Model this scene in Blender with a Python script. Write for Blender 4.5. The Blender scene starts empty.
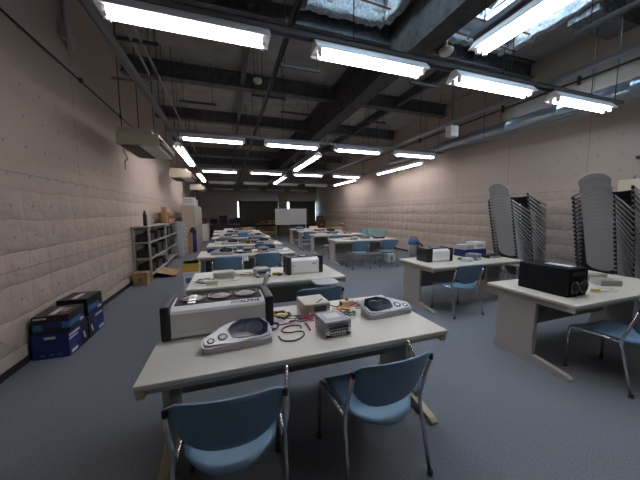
import bpy, bmesh, math, random
from mathutils import Vector, Matrix
random.seed(7)
PI = math.pi
C = bpy.context.scene.collection
R = math.radians

# ------------------------------------------------------------------ materials
def new_mat(name):
    m = bpy.data.materials.new(name); m.use_nodes = True
    nt = m.node_tree; b = nt.nodes['Principled BSDF']
    return m, nt, b

def mat(name, col, rough=0.5, metal=0.0, noise=0.0, nscale=20.0, bump=0.0, bscale=80.0, spec=None, emit=None, estr=0.0):
    m, nt, b = new_mat(name)
    b.inputs['Base Color'].default_value = (*col, 1)
    b.inputs['Roughness'].default_value = rough
    b.inputs['Metallic'].default_value = metal
    if spec is not None: b.inputs['Specular IOR Level'].default_value = spec
    if emit:
        b.inputs['Emission Color'].default_value = (*emit, 1); b.inputs['Emission Strength'].default_value = estr
    if noise or bump:
        tc = nt.nodes.new('ShaderNodeTexCoord')
    if noise:
        n = nt.nodes.new('ShaderNodeTexNoise'); n.inputs['Scale'].default_value = nscale; n.inputs['Detail'].default_value = 4
        r = nt.nodes.new('ShaderNodeValToRGB')
        r.color_ramp.elements[0].position = .3; r.color_ramp.elements[1].position = .7
        r.color_ramp.elements[0].color = (*[max(0, c*(1-noise)) for c in col], 1)
        r.color_ramp.elements[1].color = (*[min(1, c*(1+noise)) for c in col], 1)
        nt.links.new(tc.outputs['Object'], n.inputs['Vector']); nt.links.new(n.outputs['Fac'], r.inputs['Fac'])
        nt.links.new(r.outputs['Color'], b.inputs['Base Color'])
    if bump:
        n = nt.nodes.new('ShaderNodeTexNoise'); n.inputs['Scale'].default_value = bscale; n.inputs['Detail'].default_value = 5
        bp = nt.nodes.new('ShaderNodeBump'); bp.inputs['Strength'].default_value = bump; bp.inputs['Distance'].default_value = .02
        nt.links.new(tc.outputs['Object'], n.inputs['Vector']); nt.links.new(n.outputs['Fac'], bp.inputs['Height'])
        nt.links.new(bp.outputs['Normal'], b.inputs['Normal'])
    return m

def quilt_mat(name, col, axis):
    """glass-cloth padding: pillow relief between pins 0.31 m apart, strong below 1.9 m; seam lines at 0.95 and 1.91"""
    m, nt, b = new_mat(name)
    N = nt.nodes.new; L = nt.links.new
    b.inputs['Roughness'].default_value = .75
    b.inputs['Specular IOR Level'].default_value = .2
    geo = N('ShaderNodeNewGeometry'); sep = N('ShaderNodeSeparateXYZ'); L(geo.outputs['Position'], sep.inputs[0])
    def math_(op, a, c=None, d=None):
        n = N('ShaderNodeMath'); n.operation = op
        for i, v in enumerate((a, c, d)):
            if v is None: continue
            if isinstance(v, (int, float)): n.inputs[i].default_value = v
            else: L(v, n.inputs[i])
        return n.outputs[0]
    h = sep.outputs[axis]; z = sep.outputs['Z']
    nz = N('ShaderNodeTexNoise'); nz.inputs['Scale'].default_value = 2.2; nz.inputs['Detail'].default_value = 3
    L(geo.outputs['Position'], nz.inputs['Vector'])
    wob = math_('MULTIPLY', math_('SUBTRACT', nz.outputs['Fac'], .5), .12)
    hh = math_('ADD', h, wob); zz = math_('ADD', z, math_('MULTIPLY', wob, .6))
    sh = math_('ABSOLUTE', math_('SINE', math_('MULTIPLY', math_('SUBTRACT', hh, .18), PI/.31)))
    sz = math_('ABSOLUTE', math_('SINE', math_('MULTIPLY', math_('SUBTRACT', zz, .19), PI/.31)))
    pil = math_('ADD', math_('MULTIPLY', math_('POWER', sz, .6), .75), math_('MULTIPLY', math_('POWER', sh, .6), .4))
    # wrinkles
    w = N('ShaderNodeTexNoise'); w.inputs['Scale'].default_value = 4.5; w.inputs['Detail'].default_value = 3; w.inputs['Distortion'].default_value = .4
    L(geo.outputs['Position'], w.inputs['Vector'])
    vor = N('ShaderNodeTexVoronoi'); vor.feature = 'DISTANCE_TO_EDGE'; vor.inputs['Scale'].default_value = 4.2
    L(geo.outputs['Position'], vor.inputs['Vector'])
    low = N('ShaderNodeMapRange'); low.inputs['From Min'].default_value = 2.15; low.inputs['From Max'].default_value = 1.55
    low.inputs['To Min'].default_value = .05; low.inputs['To Max'].default_value = 1.0
    L(z, low.inputs['Value'])
    rel = math_('ADD', pil, math_('ADD', math_('MULTIPLY', w.outputs['Fac'], 1.1), math_('MULTIPLY', math_('MINIMUM', vor.outputs['Distance'], .16), .6)))
    rel = math_('MULTIPLY', rel, low.outputs[0])
    # pins (true grid)
    ph = math_('SUBTRACT', math_('MODULO', math_('ADD', h, 20.0 - .18 + .155), .31), .155)
    pz = math_('SUBTRACT', math_('MODULO', math_('ADD', z, 20.0 - .19 + .155), .31), .155)
    d2 = math_('SQRT', math_('ADD', math_('MULTIPLY', ph, ph), math_('MULTIPLY', pz, pz)))
    pin = math_('LESS_THAN', d2, .014)
    top = math_('LESS_THAN', z, 2.85)
    pin = math_('MULTIPLY', pin, top)
    seam = math_('MAXIMUM', math_('LESS_THAN', math_('ABSOLUTE', math_('SUBTRACT', z, .95)), .005),
                 math_('LESS_THAN', math_('ABSOLUTE', math_('SUBTRACT', z, 1.91)), .005))
    vs = math_('SUBTRACT', math_('MODULO', math_('ADD', h, 20.0 - 5.03 + .75), 1.52), .75)
    vseam = math_('MULTIPLY', math_('LESS_THAN', math_('ABSOLUTE', vs), .006), math_('GREATER_THAN', z, 1.91))
    line = math_('MAXIMUM', seam, vseam)
    mix = N('ShaderNodeMixRGB'); mix.inputs[1].default_value = (*col, 1); mix.inputs[2].default_value = (*[c*.35 for c in col], 1)
    mark = math_('MAXIMUM', math_('MULTIPLY', pin, .6), math_('MULTIPLY', line, .55)); L(mark, mix.inputs[0])
    nb = N('ShaderNodeTexNoise'); nb.inputs['Scale'].default_value = .8
    L(geo.outputs['Position'], nb.inputs['Vector'])
    hs = N('ShaderNodeHueSaturation'); L(mix.outputs[0], hs.inputs['Color'])
    L(math_('ADD', math_('MULTIPLY', nb.outputs['Fac'], .16), .92), hs.inputs['Value'])
    L(hs.outputs[0], b.inputs['Base Color'])
    bp = N('ShaderNodeBump'); bp.inputs['Strength'].default_value = 1.0; bp.inputs['Distance'].default_value = .026
    L(math_('SUBTRACT', rel, math_('MULTIPLY', pin, 1.0)), bp.inputs['Height']); L(bp.outputs['Normal'], b.inputs['Normal'])
    return m

M = {}
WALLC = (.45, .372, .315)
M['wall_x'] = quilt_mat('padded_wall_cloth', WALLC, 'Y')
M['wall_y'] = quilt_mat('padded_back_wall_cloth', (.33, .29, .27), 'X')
M['carpet'] = mat('blue_grey_carpet', (.178, .193, .216), .95, noise=.30, nscale=120, bump=.3, bscale=260, spec=.1)
M['deck'] = mat('grey_ceiling_board', (.34, .32, .295), .9, noise=.15, nscale=3)
M['steel'] = mat('sprayed_steel', (.125, .125, .135), .9, noise=.3, nscale=9, bump=.8, bscale=30)
M['girder'] = mat('darkened_girder_steel', (.065, .062, .06), .9, noise=.3, nscale=9, bump=.5, bscale=30)  # sprayed steel darkened in colour to offset the sun on the girder
M['fluff'] = mat('rough_insulation', (.55, .56, .58), .95, noise=.30, nscale=24, bump=1.0, bscale=40)
M['rail'] = mat('galvanised_rail', (.30, .31, .33), .45, .7)
M['rod'] = mat('dark_rod', (.06, .06, .06), .6, .3)
M['lampwhite'] = mat('lamp_enamel', (.80, .78, .78), .4)
M['tube_lit'] = mat('lit_fluorescent_tube', (1, 1, 1), .4, emit=(1.0, .95, .98), estr=34)
M['tube_off'] = mat('unlit_fluorescent_tube', (.75, .75, .74), .3)
M['duct'] = mat('galvanised_duct', (.52, .56, .62), .3, .85, bump=.15, bscale=6)
M['cream'] = mat('cream_desk_top', (.67, .62, .535), .33, noise=.03, nscale=3)
M['deskmetal'] = mat('beige_desk_panel', (.40, .375, .335), .5)
M['deskshade'] = mat('shaded_desk_beige', (.24, .225, .20), .6)  # desk beige darkened: shade under the desk top put into the colour
M['tanfoot'] = mat('tan_desk_foot', (.46, .36, .20), .45)
M['bluechair'] = mat('blue_chair_shell', (.13, .235, .335), .42)
M['navychair'] = mat('slate_chair_shell', (.10, .16, .22), .42)
M['teal'] = mat('teal_chair_shell', (.20, .36, .38), .5)
M['chrome'] = mat('chrome_tube', (.72, .73, .75), .16, 1.0)
M['litchrome'] = mat('lit_chrome_tube', (.93, .94, .97), .22, .3)  # pale, barely metallic chrome: highlights on the tubes put into the base colour
M['darkshell'] = mat('dark_chair_shell', (.03, .04, .052), .5)
M['black'] = mat('black_plastic', (.016, .016, .018), .45)
M['blackfelt'] = mat('black_carpeted_box', (.010, .010, .012), .9, bump=.4, bscale=200, spec=.15)
M['tablet'] = mat('grey_writing_tablet', (.44, .44, .45), .35)
M['silver'] = mat('brushed_silver', (.86, .85, .84), .36, .12)
M['shelfmetal'] = mat('dull_zinc_case', (.33, .345, .36), .4, .5)
M['darkring'] = mat('dark_chrome_ring', (.10, .10, .10), .25, .7)
M['satin'] = mat('satin_grey_shell', (.36, .36, .375), .32, .35)
M['screen'] = mat('dark_blue_screen', (.012, .016, .035), .12)
M['cone'] = mat('pinkish_speaker_cone', (.42, .33, .31), .5)
M['grille'] = mat('dark_grille', (.035, .032, .03), .5, .3)
M['beige'] = mat('beige_metal_case', (.56, .52, .44), .5)
M['creamy'] = mat('cream_plastic', (.68, .63, .47), .5)
M['acbeige'] = mat('beige_air_conditioner', (.38, .335, .26), .5)
M['acdark'] = mat('air_conditioner_filter', (.10, .09, .075), .8)
M['acpale'] = mat('air_conditioner_underside', (.58, .55, .50), .5)
M['white'] = mat('matt_white', (.74, .73, .71), .5)
M['navybox'] = mat('navy_carton', (.014, .026, .14), .4)
M['blackbox'] = mat('black_carton', (.014, .014, .018), .35)
M['glowblue'] = mat('light_blue_print', (.04, .14, .33), .4)
M['lightprint'] = mat('pale_print', (.60, .62, .66), .5)
M['orange'] = mat('orange_print', (.55, .22, .10), .5)
M['cardboard'] = mat('brown_cardboard', (.36, .22, .11), .85, noise=.08, nscale=6)
M['darkcard'] = mat('dark_brown_carton', (.11, .06, .035), .8)
M['shelfgrey'] = mat('grey_shelf_steel', (.36, .34, .30), .5)
M['cabinet'] = mat('beige_steel_cabinet', (.47, .43, .36), .5)
M['yellow'] = mat('yellow_surface', (.56, .38, .07), .6)
M['wired'] = mat('red_wire', (.55, .03, .03), .4)
M['wirek'] = mat('black_wire', (.012, .012, .012), .5)
M['wireg'] = mat('green_wire', (.02, .20, .14), .4)
M['wirey'] = mat('yellow_wire', (.62, .47, .08), .4)
M['wirep'] = mat('purple_wire', (.12, .05, .22), .4)
M['wirew'] = mat('white_wire', (.66, .65, .62), .5)
M['curtain'] = mat('dark_olive_curtain', (.085, .080, .060), .9)
M['pillar'] = mat('olive_pillar', (.24, .22, .135), .8)
M['wboard'] = mat('whiteboard_face', (.58, .59, .60), .25)
M['clear'] = mat('frosted_drawer_plastic', (.46, .48, .49), .25)
M['bluebag'] = mat('blue_fabric', (.05, .15, .32), .8)
M['greyfab'] = mat('grey_plastic', (.30, .30, .29), .6)
M['pale_strip'] = mat('glossy_white', (.80, .80, .80), .15)
M['spray'] = mat('speckled_spray', (.22, .22, .225), .95, noise=.6, nscale=22, bump=1.0, bscale=40)
M['alu'] = mat('skylight_aluminium', (.62, .66, .70), .35, .5)
M['rust'] = mat('red_brown_bar', (.20, .07, .045), .6)
M['terra'] = mat('terracotta_plastic', (.32, .11, .055), .5)
M['baseb'] = mat('black_rubber_base', (.018, .017, .016), .6)

def glass_mat():
    m = bpy.data.materials.new('skylight_glass'); m.use_nodes = True
    nt = m.node_tree; nt.nodes.remove(nt.nodes['Principled BSDF'])
    t = nt.nodes.new('ShaderNodeBsdfTransparent'); t.inputs[0].default_value = (.86, .93, .96, 1)
    g = nt.nodes.new('ShaderNodeBsdfGlossy'); g.inputs['Roughness'].default_value = .05
    x = nt.nodes.new('ShaderNodeMixShader'); x.inputs[0].default_value = .08
    nt.links.new(t.outputs[0], x.inputs[1]); nt.links.new(g.outputs[0], x.inputs[2])
    nt.links.new(x.outputs[0], nt.nodes['Material Output'].inputs[0])
    return m
M['glass'] = glass_mat()

# ------------------------------------------------------------------ mesh helpers
class MB:
    def __init__(s): s.bm = bmesh.new()
    def box(s, x0, x1, y0, y1, z0, z1, bev=0.0, rot=None, about=None):
        g = bmesh.ops.create_cube(s.bm, size=1.0)
        vs = g['verts']
        cx, cy, cz = (x0+x1)/2, (y0+y1)/2, (z0+z1)/2
        for v in vs:
            v.co = Vector((cx+v.co.x*(x1-x0), cy+v.co.y*(y1-y0), cz+v.co.z*(z1-z0)))
        if bev:
            es = list({e for v in vs for e in v.link_edges})
            r = bmesh.ops.bevel(s.bm, geom=es, offset=bev, segments=2, affect='EDGES', profile=.6)
            vs = list({v for v in r['verts']} | {v for v in vs if v.is_valid})
        if rot is not None:
            p = Vector(about if about else (cx, cy, cz))
            for v in vs: v.co = p + rot @ (v.co-p)
        return s
    def tube(s, pts, r, n=8, cap=True):
        pts = [Vector(p) for p in pts]
        rings = []
        prev = None
        for i, p in enumerate(pts):
            if i == 0: d = pts[1]-p
            elif i == len(pts)-1: d = p-pts[i-1]
            else: d = (pts[i+1]-p).normalized()+(p-pts[i-1]).normalized()
            if d.length < 1e-9: d = Vector((0, 0, 1))
            d.normalize()
            if prev is None:
                a = Vector((0, 0, 1)) if abs(d.z) < .9 else Vector((1, 0, 0))
                u = d.cross(a).normalized()
            else:
                u = (prev-d*prev.dot(d)).normalized()
            prev = u; w = d.cross(u)
            rings.append([s.bm.verts.new(p+(u*math.cos(2*PI*k/n)+w*math.sin(2*PI*k/n))*r) for k in range(n)])
        for a, b in zip(rings, rings[1:]):
            for k in range(n):
                f = s.bm.faces.new((a[k], a[(k+1) % n], b[(k+1) % n], b[k])); f.smooth = True
        if cap:
            s.bm.faces.new(rings[0][::-1]); s.bm.faces.new(rings[-1])
        return s
    def lathe(s, prof, c=(0, 0, 0), n=24, axis='Z'):
        rings = []
        for r, h in prof:
            ring = []
            for k in range(n):
                a = 2*PI*k/n
                p = (r*math.cos(a), r*math.sin(a), h)
                if axis == 'Y': p = (p[0], p[2], p[1])
                if axis == 'X': p = (p[2], p[0], p[1])
                ring.append(s.bm.verts.new(Vector(c)+Vector(p)))
            rings.append(ring)
        for a, b in zip(rings, rings[1:]):
            for k in range(n):
                f = s.bm.faces.new((a[k], a[(k+1) % n], b[(k+1) % n], b[k])); f.smooth = True
        for ring in (rings[0], rings[-1]):
            try: s.bm.faces.new(ring)
            except Exception: pass
        return s
    def prism(s, poly, z0, z1, top=None):
        """polygon in xy, extruded; top(x,y) may give the top height"""
        a = [s.bm.verts.new((x, y, z0)) for x, y in poly]
        b = [s.bm.verts.new((x, y, top(x, y) if top else z1)) for x, y in poly]
        n = len(poly)
        s.bm.faces.new(a[::-1]); s.bm.faces.new(b)
        for k in range(n): s.bm.faces.new((a[k], a[(k+1) % n], b[(k+1) % n], b[k]))
        return s
    def extrude_x(s, prof, x0, x1):
        a = [s.bm.verts.new((x0, y, z)) for y, z in prof]; b = [s.bm.verts.new((x1, y, z)) for y, z in prof]
        n = len(prof)
        s.bm.faces.new(a[::-1]); s.bm.faces.new(b)
        for k in range(n): s.bm.faces.new((a[k], a[(k+1) % n], b[(k+1) % n], b[k]))
        return s
    def sheet(s, fn, nu, nv, thick):
        """fn(u,v)->Vector, u in [-1,1], v in [0,1]; closed shell of given thickness vector function"""
        P = [[Vector(fn(-1+2*i/nu, j/nv)) for j in range(nv+1)] for i in range(nu+1)]
        T = Vector(thick)
        A = [[s.bm.verts.new(p) for p in row] for row in P]
        B = [[s.bm.verts.new(p+T) for p in row] for row in P]
        for i in range(nu):
            for j in range(nv):
                for g, fl in ((A, 0), (B, 1)):
                    q = [g[i][j], g[i+1][j], g[i+1][j+1], g[i][j+1]]
                    f = s.bm.faces.new(q[::-1] if fl else q); f.smooth = True
        per = [(i, 0) for i in range(nu)]+[(nu, j) for j in range(nv)]+[(i, nv) for i in range(nu, 0, -1)]+[(0, j) for j in range(nv, 0, -1)]
        m = len(per)
        for k in range(m):
            a, b = per[k], per[(k+1) % m]
            s.bm.faces.new((A[a[0]][a[1]], B[a[0]][a[1]], B[b[0]][b[1]], A[b[0]][b[1]]))
        return s
    def move(s, v):
        for x in s.bm.verts: x.co += Vector(v)
        return s
    def xf(s, mtx):
        for x in s.bm.verts: x.co = mtx @ x.co
        return s
    def build(s, name, m, parent=None, mods=None):
        bmesh.ops.recalc_face_normals(s.bm, faces=s.bm.faces[:])
        me = bpy.data.meshes.new(name); s.bm.to_mesh(me); s.bm.free()
        o = bpy.data.objects.new(name, me); C.objects.link(o)
        me.materials.append(M[m] if isinstance(m, str) else m)
        if parent: o.parent = parent
        return o

def bend(p0, p1, p2, r=.04, n=5):
    """points of a fillet at p1"""
    p0, p1, p2 = Vector(p0), Vector(p1), Vector(p2)
    a = p1+(p0-p1).normalized()*r; b = p1+(p2-p1).normalized()*r
    return [a*(1-t)**2+p1*2*t*(1-t)+b*t*t for t in [i/n for i in range(n+1)]]

def tag(o, label=None, cat=None, group=None, kind=None):
    if label: o['label'] = label
    if cat: o['category'] = cat
    if group: o['group'] = group
    if kind: o['kind'] = kind
    return o
def thing(name, label, cat, loc=(0, 0, 0), rz=0.0, group=None):
    o = bpy.data.objects.new(name, None); C.objects.link(o)
    o.empty_display_size = .1
    o.location = loc; o.rotation_euler = (0, 0, rz)
    return tag(o, label, cat, group)
KIDS = {}
def kids(o): return [c for c in o.children]
def copy_tree(o, parent=None):
    c = o.copy(); C.objects.link(c)
    if parent: c.parent = parent
    for ch in kids(o): copy_tree(ch, c)
    return c
def dup(o, loc, rz, label, group=None, cat=None):
    c = copy_tree(o); c.location = loc; c.rotation_euler = (0, 0, rz); c['label'] = label
    if group: c['group'] = group
    if cat: c['category'] = cat
    return c
def struct(mb, name, m, parent=None):
    o = mb.build(name, m, parent)
    if not parent: o['kind'] = 'structure'
    return o
ORD = ['first', 'second', 'third', 'fourth', 'fifth', 'sixth', 'seventh', 'eighth', 'ninth', 'tenth', 'eleventh', 'twelfth',
       'thirteenth', 'fourteenth', 'fifteenth', 'sixteenth', 'seventeenth', 'eighteenth', 'nineteenth', 'twentieth']

# ------------------------------------------------------------------ camera
cam = bpy.data.cameras.new('camera'); cam_o = bpy.data.objects.new('camera', cam); C.objects.link(cam_o)
VP1, VP2 = (228., 213.), (1110., 209.)
F = math.sqrt(-((VP1[0]-320)*(VP2[0]-320)+(VP1[1]-240)*(VP2[1]-240)))
dy = Vector(((VP1[0]-320)/F, -(VP1[1]-240)/F, -1)).normalized()
dx = Vector(((VP2[0]-320)/F, -(VP2[1]-240)/F, -1)).normalized()
dz = dx.cross(dy)
cam_o.matrix_world = Matrix.Translation((0, 0, 1.5)) @ Matrix((dx, dy, dz)).to_4x4()
cam.sensor_width = 36; cam.lens = F*36/640; cam.clip_start = .03; cam.clip_end = 200
bpy.context.scene.camera = cam_o

# ------------------------------------------------------------------ room shell
X0, X1, Y0, Y1, ZC = -1.98, 6.45, -2.6, 19.6, 4.75
struct(MB().box(X0-.15, X1+.15, Y0-.15, Y1+.15, -.1, 0), 'floor', 'carpet')
struct(MB().box(X0-.15, X0, Y0, Y1, 0, 5.0), 'wall_left', 'wall_x')
struct(MB().box(X1, X1+.15, Y0, Y1, 0, 5.0), 'wall_right', 'wall_x')
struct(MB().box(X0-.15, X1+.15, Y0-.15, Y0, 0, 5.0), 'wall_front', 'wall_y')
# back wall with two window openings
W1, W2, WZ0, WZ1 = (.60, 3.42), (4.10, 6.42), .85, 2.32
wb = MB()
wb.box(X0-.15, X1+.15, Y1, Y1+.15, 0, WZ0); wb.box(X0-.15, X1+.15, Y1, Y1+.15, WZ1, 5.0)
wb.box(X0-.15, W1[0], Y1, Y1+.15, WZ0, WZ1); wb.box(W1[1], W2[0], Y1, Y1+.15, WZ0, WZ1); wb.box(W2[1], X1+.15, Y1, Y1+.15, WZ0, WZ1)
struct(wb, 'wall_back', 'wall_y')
struct(MB().box(X0, X0+.012, Y0, Y1, 0, .07), 'baseboard_left', 'baseb')
struct(MB().box(X1-.012, X1, Y0, Y1, 0, .07), 'baseboard_right', 'baseb')
# ceiling deck with two skylight openings
S1 = (1.15, 2.58, 1.9, 4.2); S2 = (3.72, 5.30, 1.6, 4.12)
cb = MB()
def deck(x0, x1, y0, y1): cb.box(x0, x1, y0, y1, ZC, ZC+.12)
deck(X0, X1, 4.2, Y1); deck(X0, X1, Y0, 1.6)
deck(X0, S1[0], 1.6, 4.2); deck(S1[0], S1[1], 1.6, 1.9); deck(S1[1], S2[0], 1.6, 4.2); deck(S2[1], X1, 1.6, 4.2); deck(S2[0], S2[1], 4.12, 4.2)
struct(cb, 'ceiling', 'deck')
# joints between ceiling boards
for i, y in enumerate([5.6, 7.95, 9.2, 10.6, 13, 15.5, 17.8]):
    pass
tn = [0]
def trim(mb, m):
    tn[0] += 1
    return struct(mb, 'trim_%d' % tn[0], m)
def ibeam_x(y, z0, w=.22, x0=X0, x1=X1, m='steel'):
    b = MB(); b.box(x0, x1, y-w/2, y+w/2, z0, z0+.03); b.box(x0, x1, y-.03, y+.03, z0+.03, ZC); b.box(x0, x1, y-w/2, y+w/2, ZC-.03, ZC)
    return trim(b, m)
for y in (4.45, 6.92, 9.65, 12.3, 14.9, 17.5): ibeam_x(y, 4.41)
# main girder along the room
g = MB(); g.box(2.68, 3.02, Y0, Y1, 3.92, 3.96); g.box(2.82, 2.88, Y0, Y1, 3.96, ZC); g.box(2.68, 3.02, Y0, Y1, ZC-.04, ZC)
trim(g, 'girder')
# secondary joists along the room
for x in (.43, 4.7):
    g = MB(); g.box(x-.05, x+.05, 4.3, Y1, 4.50, 4.53); g.box(x-.02, x+.02, 4.3, Y1, 4.53, ZC); trim(g, 'steel')
# sprayed beam beside the right skylight
trim(MB().box(5.36, X1, 2.75, 3.15, 4.5, ZC), 'spray')
trim(MB().box(X0, 1.15, 3.6, 4.0, 4.4, ZC), 'steel')
# pillar between the two back windows
trim(MB().box(3.46, 4.06, 19.2, Y1, 0, 2.78), 'pillar')
# skylight wells
def skylight(idx, S):
    x0, x1, y0, y1 = S
    H = 5.35 if idx == 1 else 5.15
    w = MB(); t = .12
    # ragged insulation on the four reveals
    def wallgrid(p, q):
        n, k = 26, 12
        p, q = Vector(p), Vector(q)
        inw = (q-p).cross(Vector((0, 0, 1))).normalized()
        c = Vector(((x0+x1)/2, (y0+y1)/2, p.z))
        if inw.dot(c-p) < 0: inw = -inw
        def fn(u, v):
            b = p.lerp(q, (u+1)/2); zz = 4.62+v*(H-4.62)
            j = (random.random()-.3)*.06*(1 if .05 < v < .95 else .6)
            e = (random.random()-.5)*.05 if v == 0 else 0
            return (b.x+inw.x*j, b.y+inw.y*j, zz+e)
        w.sheet(fn, n, k, -inw*t)
    wallgrid((x0, y1, 0), (x1, y1, 0)); wallgrid((x1, y1, 0), (x1, y0, 0)); wallgrid((x1, y0, 0), (x0, y0, 0)); wallgrid((x0, y0, 0), (x0, y1, 0))
    win = struct(w, 'window_%d' % idx, 'fluff')
    fr = MB()
    for yy in (y0+.02, (y0+y1)/2, y1-.05): fr.box(x0, x1, yy-.035, yy+.035, H-.14, H)
    for xx in (x0+.03, (x0+x1)/2, x1-.03): fr.box(xx-.03, xx+.03, y0, y1, H-.14, H)
    fr.box(x0, x1, y1-.25, y1, H-.32, H-.26)
    fr.build('window_frame', 'alu', win)
    MB().box(x0, x1, y0, y1, H+.01, H+.02).build('window_pane', 'glass', win)
    rb = MB(); rb.tube([(x0, y1-.42, H-.45), (x1, y1-.42, H-.45)], .014); rb.build('rod', 'rust', win)
    rb = MB(); rb.tube([(x0, y1-.18, H-.55), (x1, y1-.18, H-.62)], .014); rb.build('rod', 'rust', win)
    # pyramid fixing blocks hanging on the far reveal
    for k in range(3):
        cx = x0+.3+k*(x1-x0-.55)/2
        b = MB(); b.prism([(cx-.07, y1-.14), (cx+.07, y1-.14), (cx+.07, y1-.02), (cx-.07, y1-.02)], 5.05, 5.2)
        for v in b.bm.verts:
            if v.co.z > 5.1: v.co.x = cx+(v.co.x-cx)*.3
        b.build('bracket', 'black', win)
    return win
w1 = skylight(1, S1); w2 = skylight(2, S2)
v = MB(); v.box(3.80, 4.30, 3.0, 3.7, 5.00, 5.03, rot=Matrix.Rotation(R(-22), 3, 'X')); v.build('vent_sash', 'alu', w2)
# back windows and their curtains
def back_window(idx, x0, x1):
    f = MB()
    for a, b_, c, d in ((x0, x1, WZ0, WZ0+.05), (x0, x1, WZ1-.05, WZ1), (x0, x0+.05, WZ0, WZ1), (x1-.05, x1, WZ0, WZ1), ((x0+x1)/2-.025, (x0+x1)/2+.025, WZ0, WZ1)):
        f.box(a, b_, Y1+.03, Y1+.09, c, d)
    w = struct(f, 'window_%d' % idx, 'alu')
    MB().box(x0+.03, x1-.03, Y1+.055, Y1+.065, WZ0+.03, WZ1-.03).build('window_pane', 'glass', w)
back_window(3, *W1); back_window(4, *W2)
def curtain(x0, x1, label):
    n = max(20, int((x1-x0)*28))
    def fn(u, v):
        x = x0+(x1-x0)*(u+1)/2
        return (x, 19.47+.035*math.sin(x*42)*(1-.2*v), .55+v*1.80)
    c = MB().sheet(fn, n, 4, (0, .012, 0)).build('curtain', 'curtain')
    tag(c, label, 'curtain', 'curtains on the back windows')
    return c
curtain(.715, 3.43, 'dark olive curtain between the slit of daylight and the olive pillar')
curtain(4.26, 6.30, 'dark olive curtain behind the whiteboard, right of the olive pillar')
for x0, x1, lab in ((.45, 3.46, 'pale curtain rail over the window with the dark monitors beside it'), (4.06, 6.42, 'pale curtain rail over the window behind the whiteboard')):
    r = MB().box(x0, x1, 19.42, 19.5, 2.36, 2.42).build('curtain_rail', 'rail'); tag(r, lab, 'curtain rail', 'curtain rails')

# ------------------------------------------------------------------ lamps and rails
def lamp(length, lit):
    L = length/2
    root = thing('fluorescent_lamp', '', 'lamp')
    h = MB()
    h.extrude_x([(-.11, -.012), (-.06, .05), (-.035, .085), (.035, .085), (.06, .05), (.11, -.012), (.103, -.016), (.08, -.004), (-.08, -.004), (-.103, -.016)], -L-.02, L+.02)
    h.build('housing', 'lampwhite', root)
    nt = 1 if length < 1.6 else 2
    for k in range(nt):
        a = -L+k*length/nt+.02; b = -L+(k+1)*length/nt-.02
        for y in (-.042, .042):
            t = MB(); t.tube([(a+.03, y, -.030), (b-.03, y, -.030)], .0165, 8); t.build('tube', 'tube_lit' if lit else 'tube_off', root)
            for xx in (a, b-.028):
                s = MB(); s.box(xx, xx+.028, y-.02, y+.02, -.058, -.004, bev=.004); s.build('socket', 'lampwhite', root)
    return root
proto_s = lamp(1.24, True); proto_l = lamp(2.6, True); proto_o = lamp(1.24, False)
used = set()
def put_lamp(proto, loc, rz, label, group):
    if proto.name not in used:
        used.add(proto.name); o = proto; o.location = loc; o.rotation_euler = (0, 0, rz); o['label'] = label; o['group'] = group
        return o
    return dup(proto, loc, rz, label, group)
ZL = 3.04
XS = [-.23, 1.47, 3.16, 4.88]
rows = [(2.6, 'nearest crosswise row'), (6.25, 'second crosswise row'), (10.75, 'third crosswise row')]
pos = ['left end lamp', 'second lamp from the left', 'third lamp from the left', 'right end lamp']
for y, rn in rows:
    for x, pn in zip(XS, pos):
        put_lamp(proto_s, (x, y, ZL), 0, 'lit white fluorescent ceiling lamp, %s of the %s' % (pn, rn), 'lit crosswise ceiling lamps')
for y, rn in ((14.95, 'unlit row past the lit lamps'), (18.9, 'unlit row by the curtains')):
    for x, pn in zip(XS, pos):
        put_lamp(proto_o, (x, y, ZL), 0, 'unlit white lamp, %s of the %s' % (pn, rn), 'unlit ceiling lamps')
for x, xn in ((-1.03, 'by the air conditioners'), (2.37, 'down the middle of the room'), (5.76, 'along the right wall')):
    for y, yn in ((8.35, 'nearer'), (12.95, 'farther')):
        put_lamp(proto_l, (x, y, ZL), PI/2, 'long lit lamp %s, %s of two' % (xn, yn), 'lit lengthwise ceiling lamps')
put_lamp(proto_l, (2.33, .80, ZL), PI/2, 'long lit lengthwise lamp beside the right skylight, cut by the photo edge', 'lit lengthwise ceiling lamps')

def rail(axis, a0, a1, c, z, label, hang=1.9, name='lighting_rail', m='rail', w=.045, h=.045):
    if axis == 'X':
        root = thing(name, label, 'ceiling rail', ((a0+a1)/2, c, z), 0, 'ceiling lamp rails')
    else:
        root = thing(name, label, 'ceiling rail', (c, (a0+a1)/2, z), PI/2, 'ceiling lamp rails')
    L = (a1-a0)/2
    b = MB(); b.box(-L, L, -w, w, h-.01, h); b.box(-L, L, -w, -w+.01, -.0, h); b.box(-L, L, w-.01, w, -.0, h)
    b.build('channel', m, root)
    n = max(2, int(2*L/hang)+1)
    for k in range(n):
        x = -L+.15+(2*L-.3)*k/(n-1)
        r = MB(); r.tube([(x, 0, h), (x, 0, ZC-z)], .006, 6); r.build('hanger_rod', 'rod', root)
    return root
ZR = 3.128
for y, rn in ((2.6, 'nearest'), (6.25, 'second'), (10.75, 'third'), (14.95, 'fourth'), (18.9, 'last')):
    rail('X', -1.1, 5.8, y, ZR, 'grey steel rail carrying the %s crosswise row of lamps' % rn)
rail('Y', -.5, 15.0, -1.03, ZR+.05, 'grey steel rail running lengthwise above the left wall side')
rail('Y', -1.0, 18.5, .64, ZR+.14, 'thin lengthwise steel rail between the two left lamp columns', w=.025, m='rod')
rail('Y', 1.2, 18.5, 4.12, ZR+.05, 'blue-lit lengthwise steel rail right of the middle lamps', w=.035, m='duct')  # paler bluish duct metal puts the blue daylight into the rail's colour
rail('Y', 6.3, 18.5, 2.36, ZR+.05, 'grey lengthwise rail holding the middle lamps')
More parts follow.
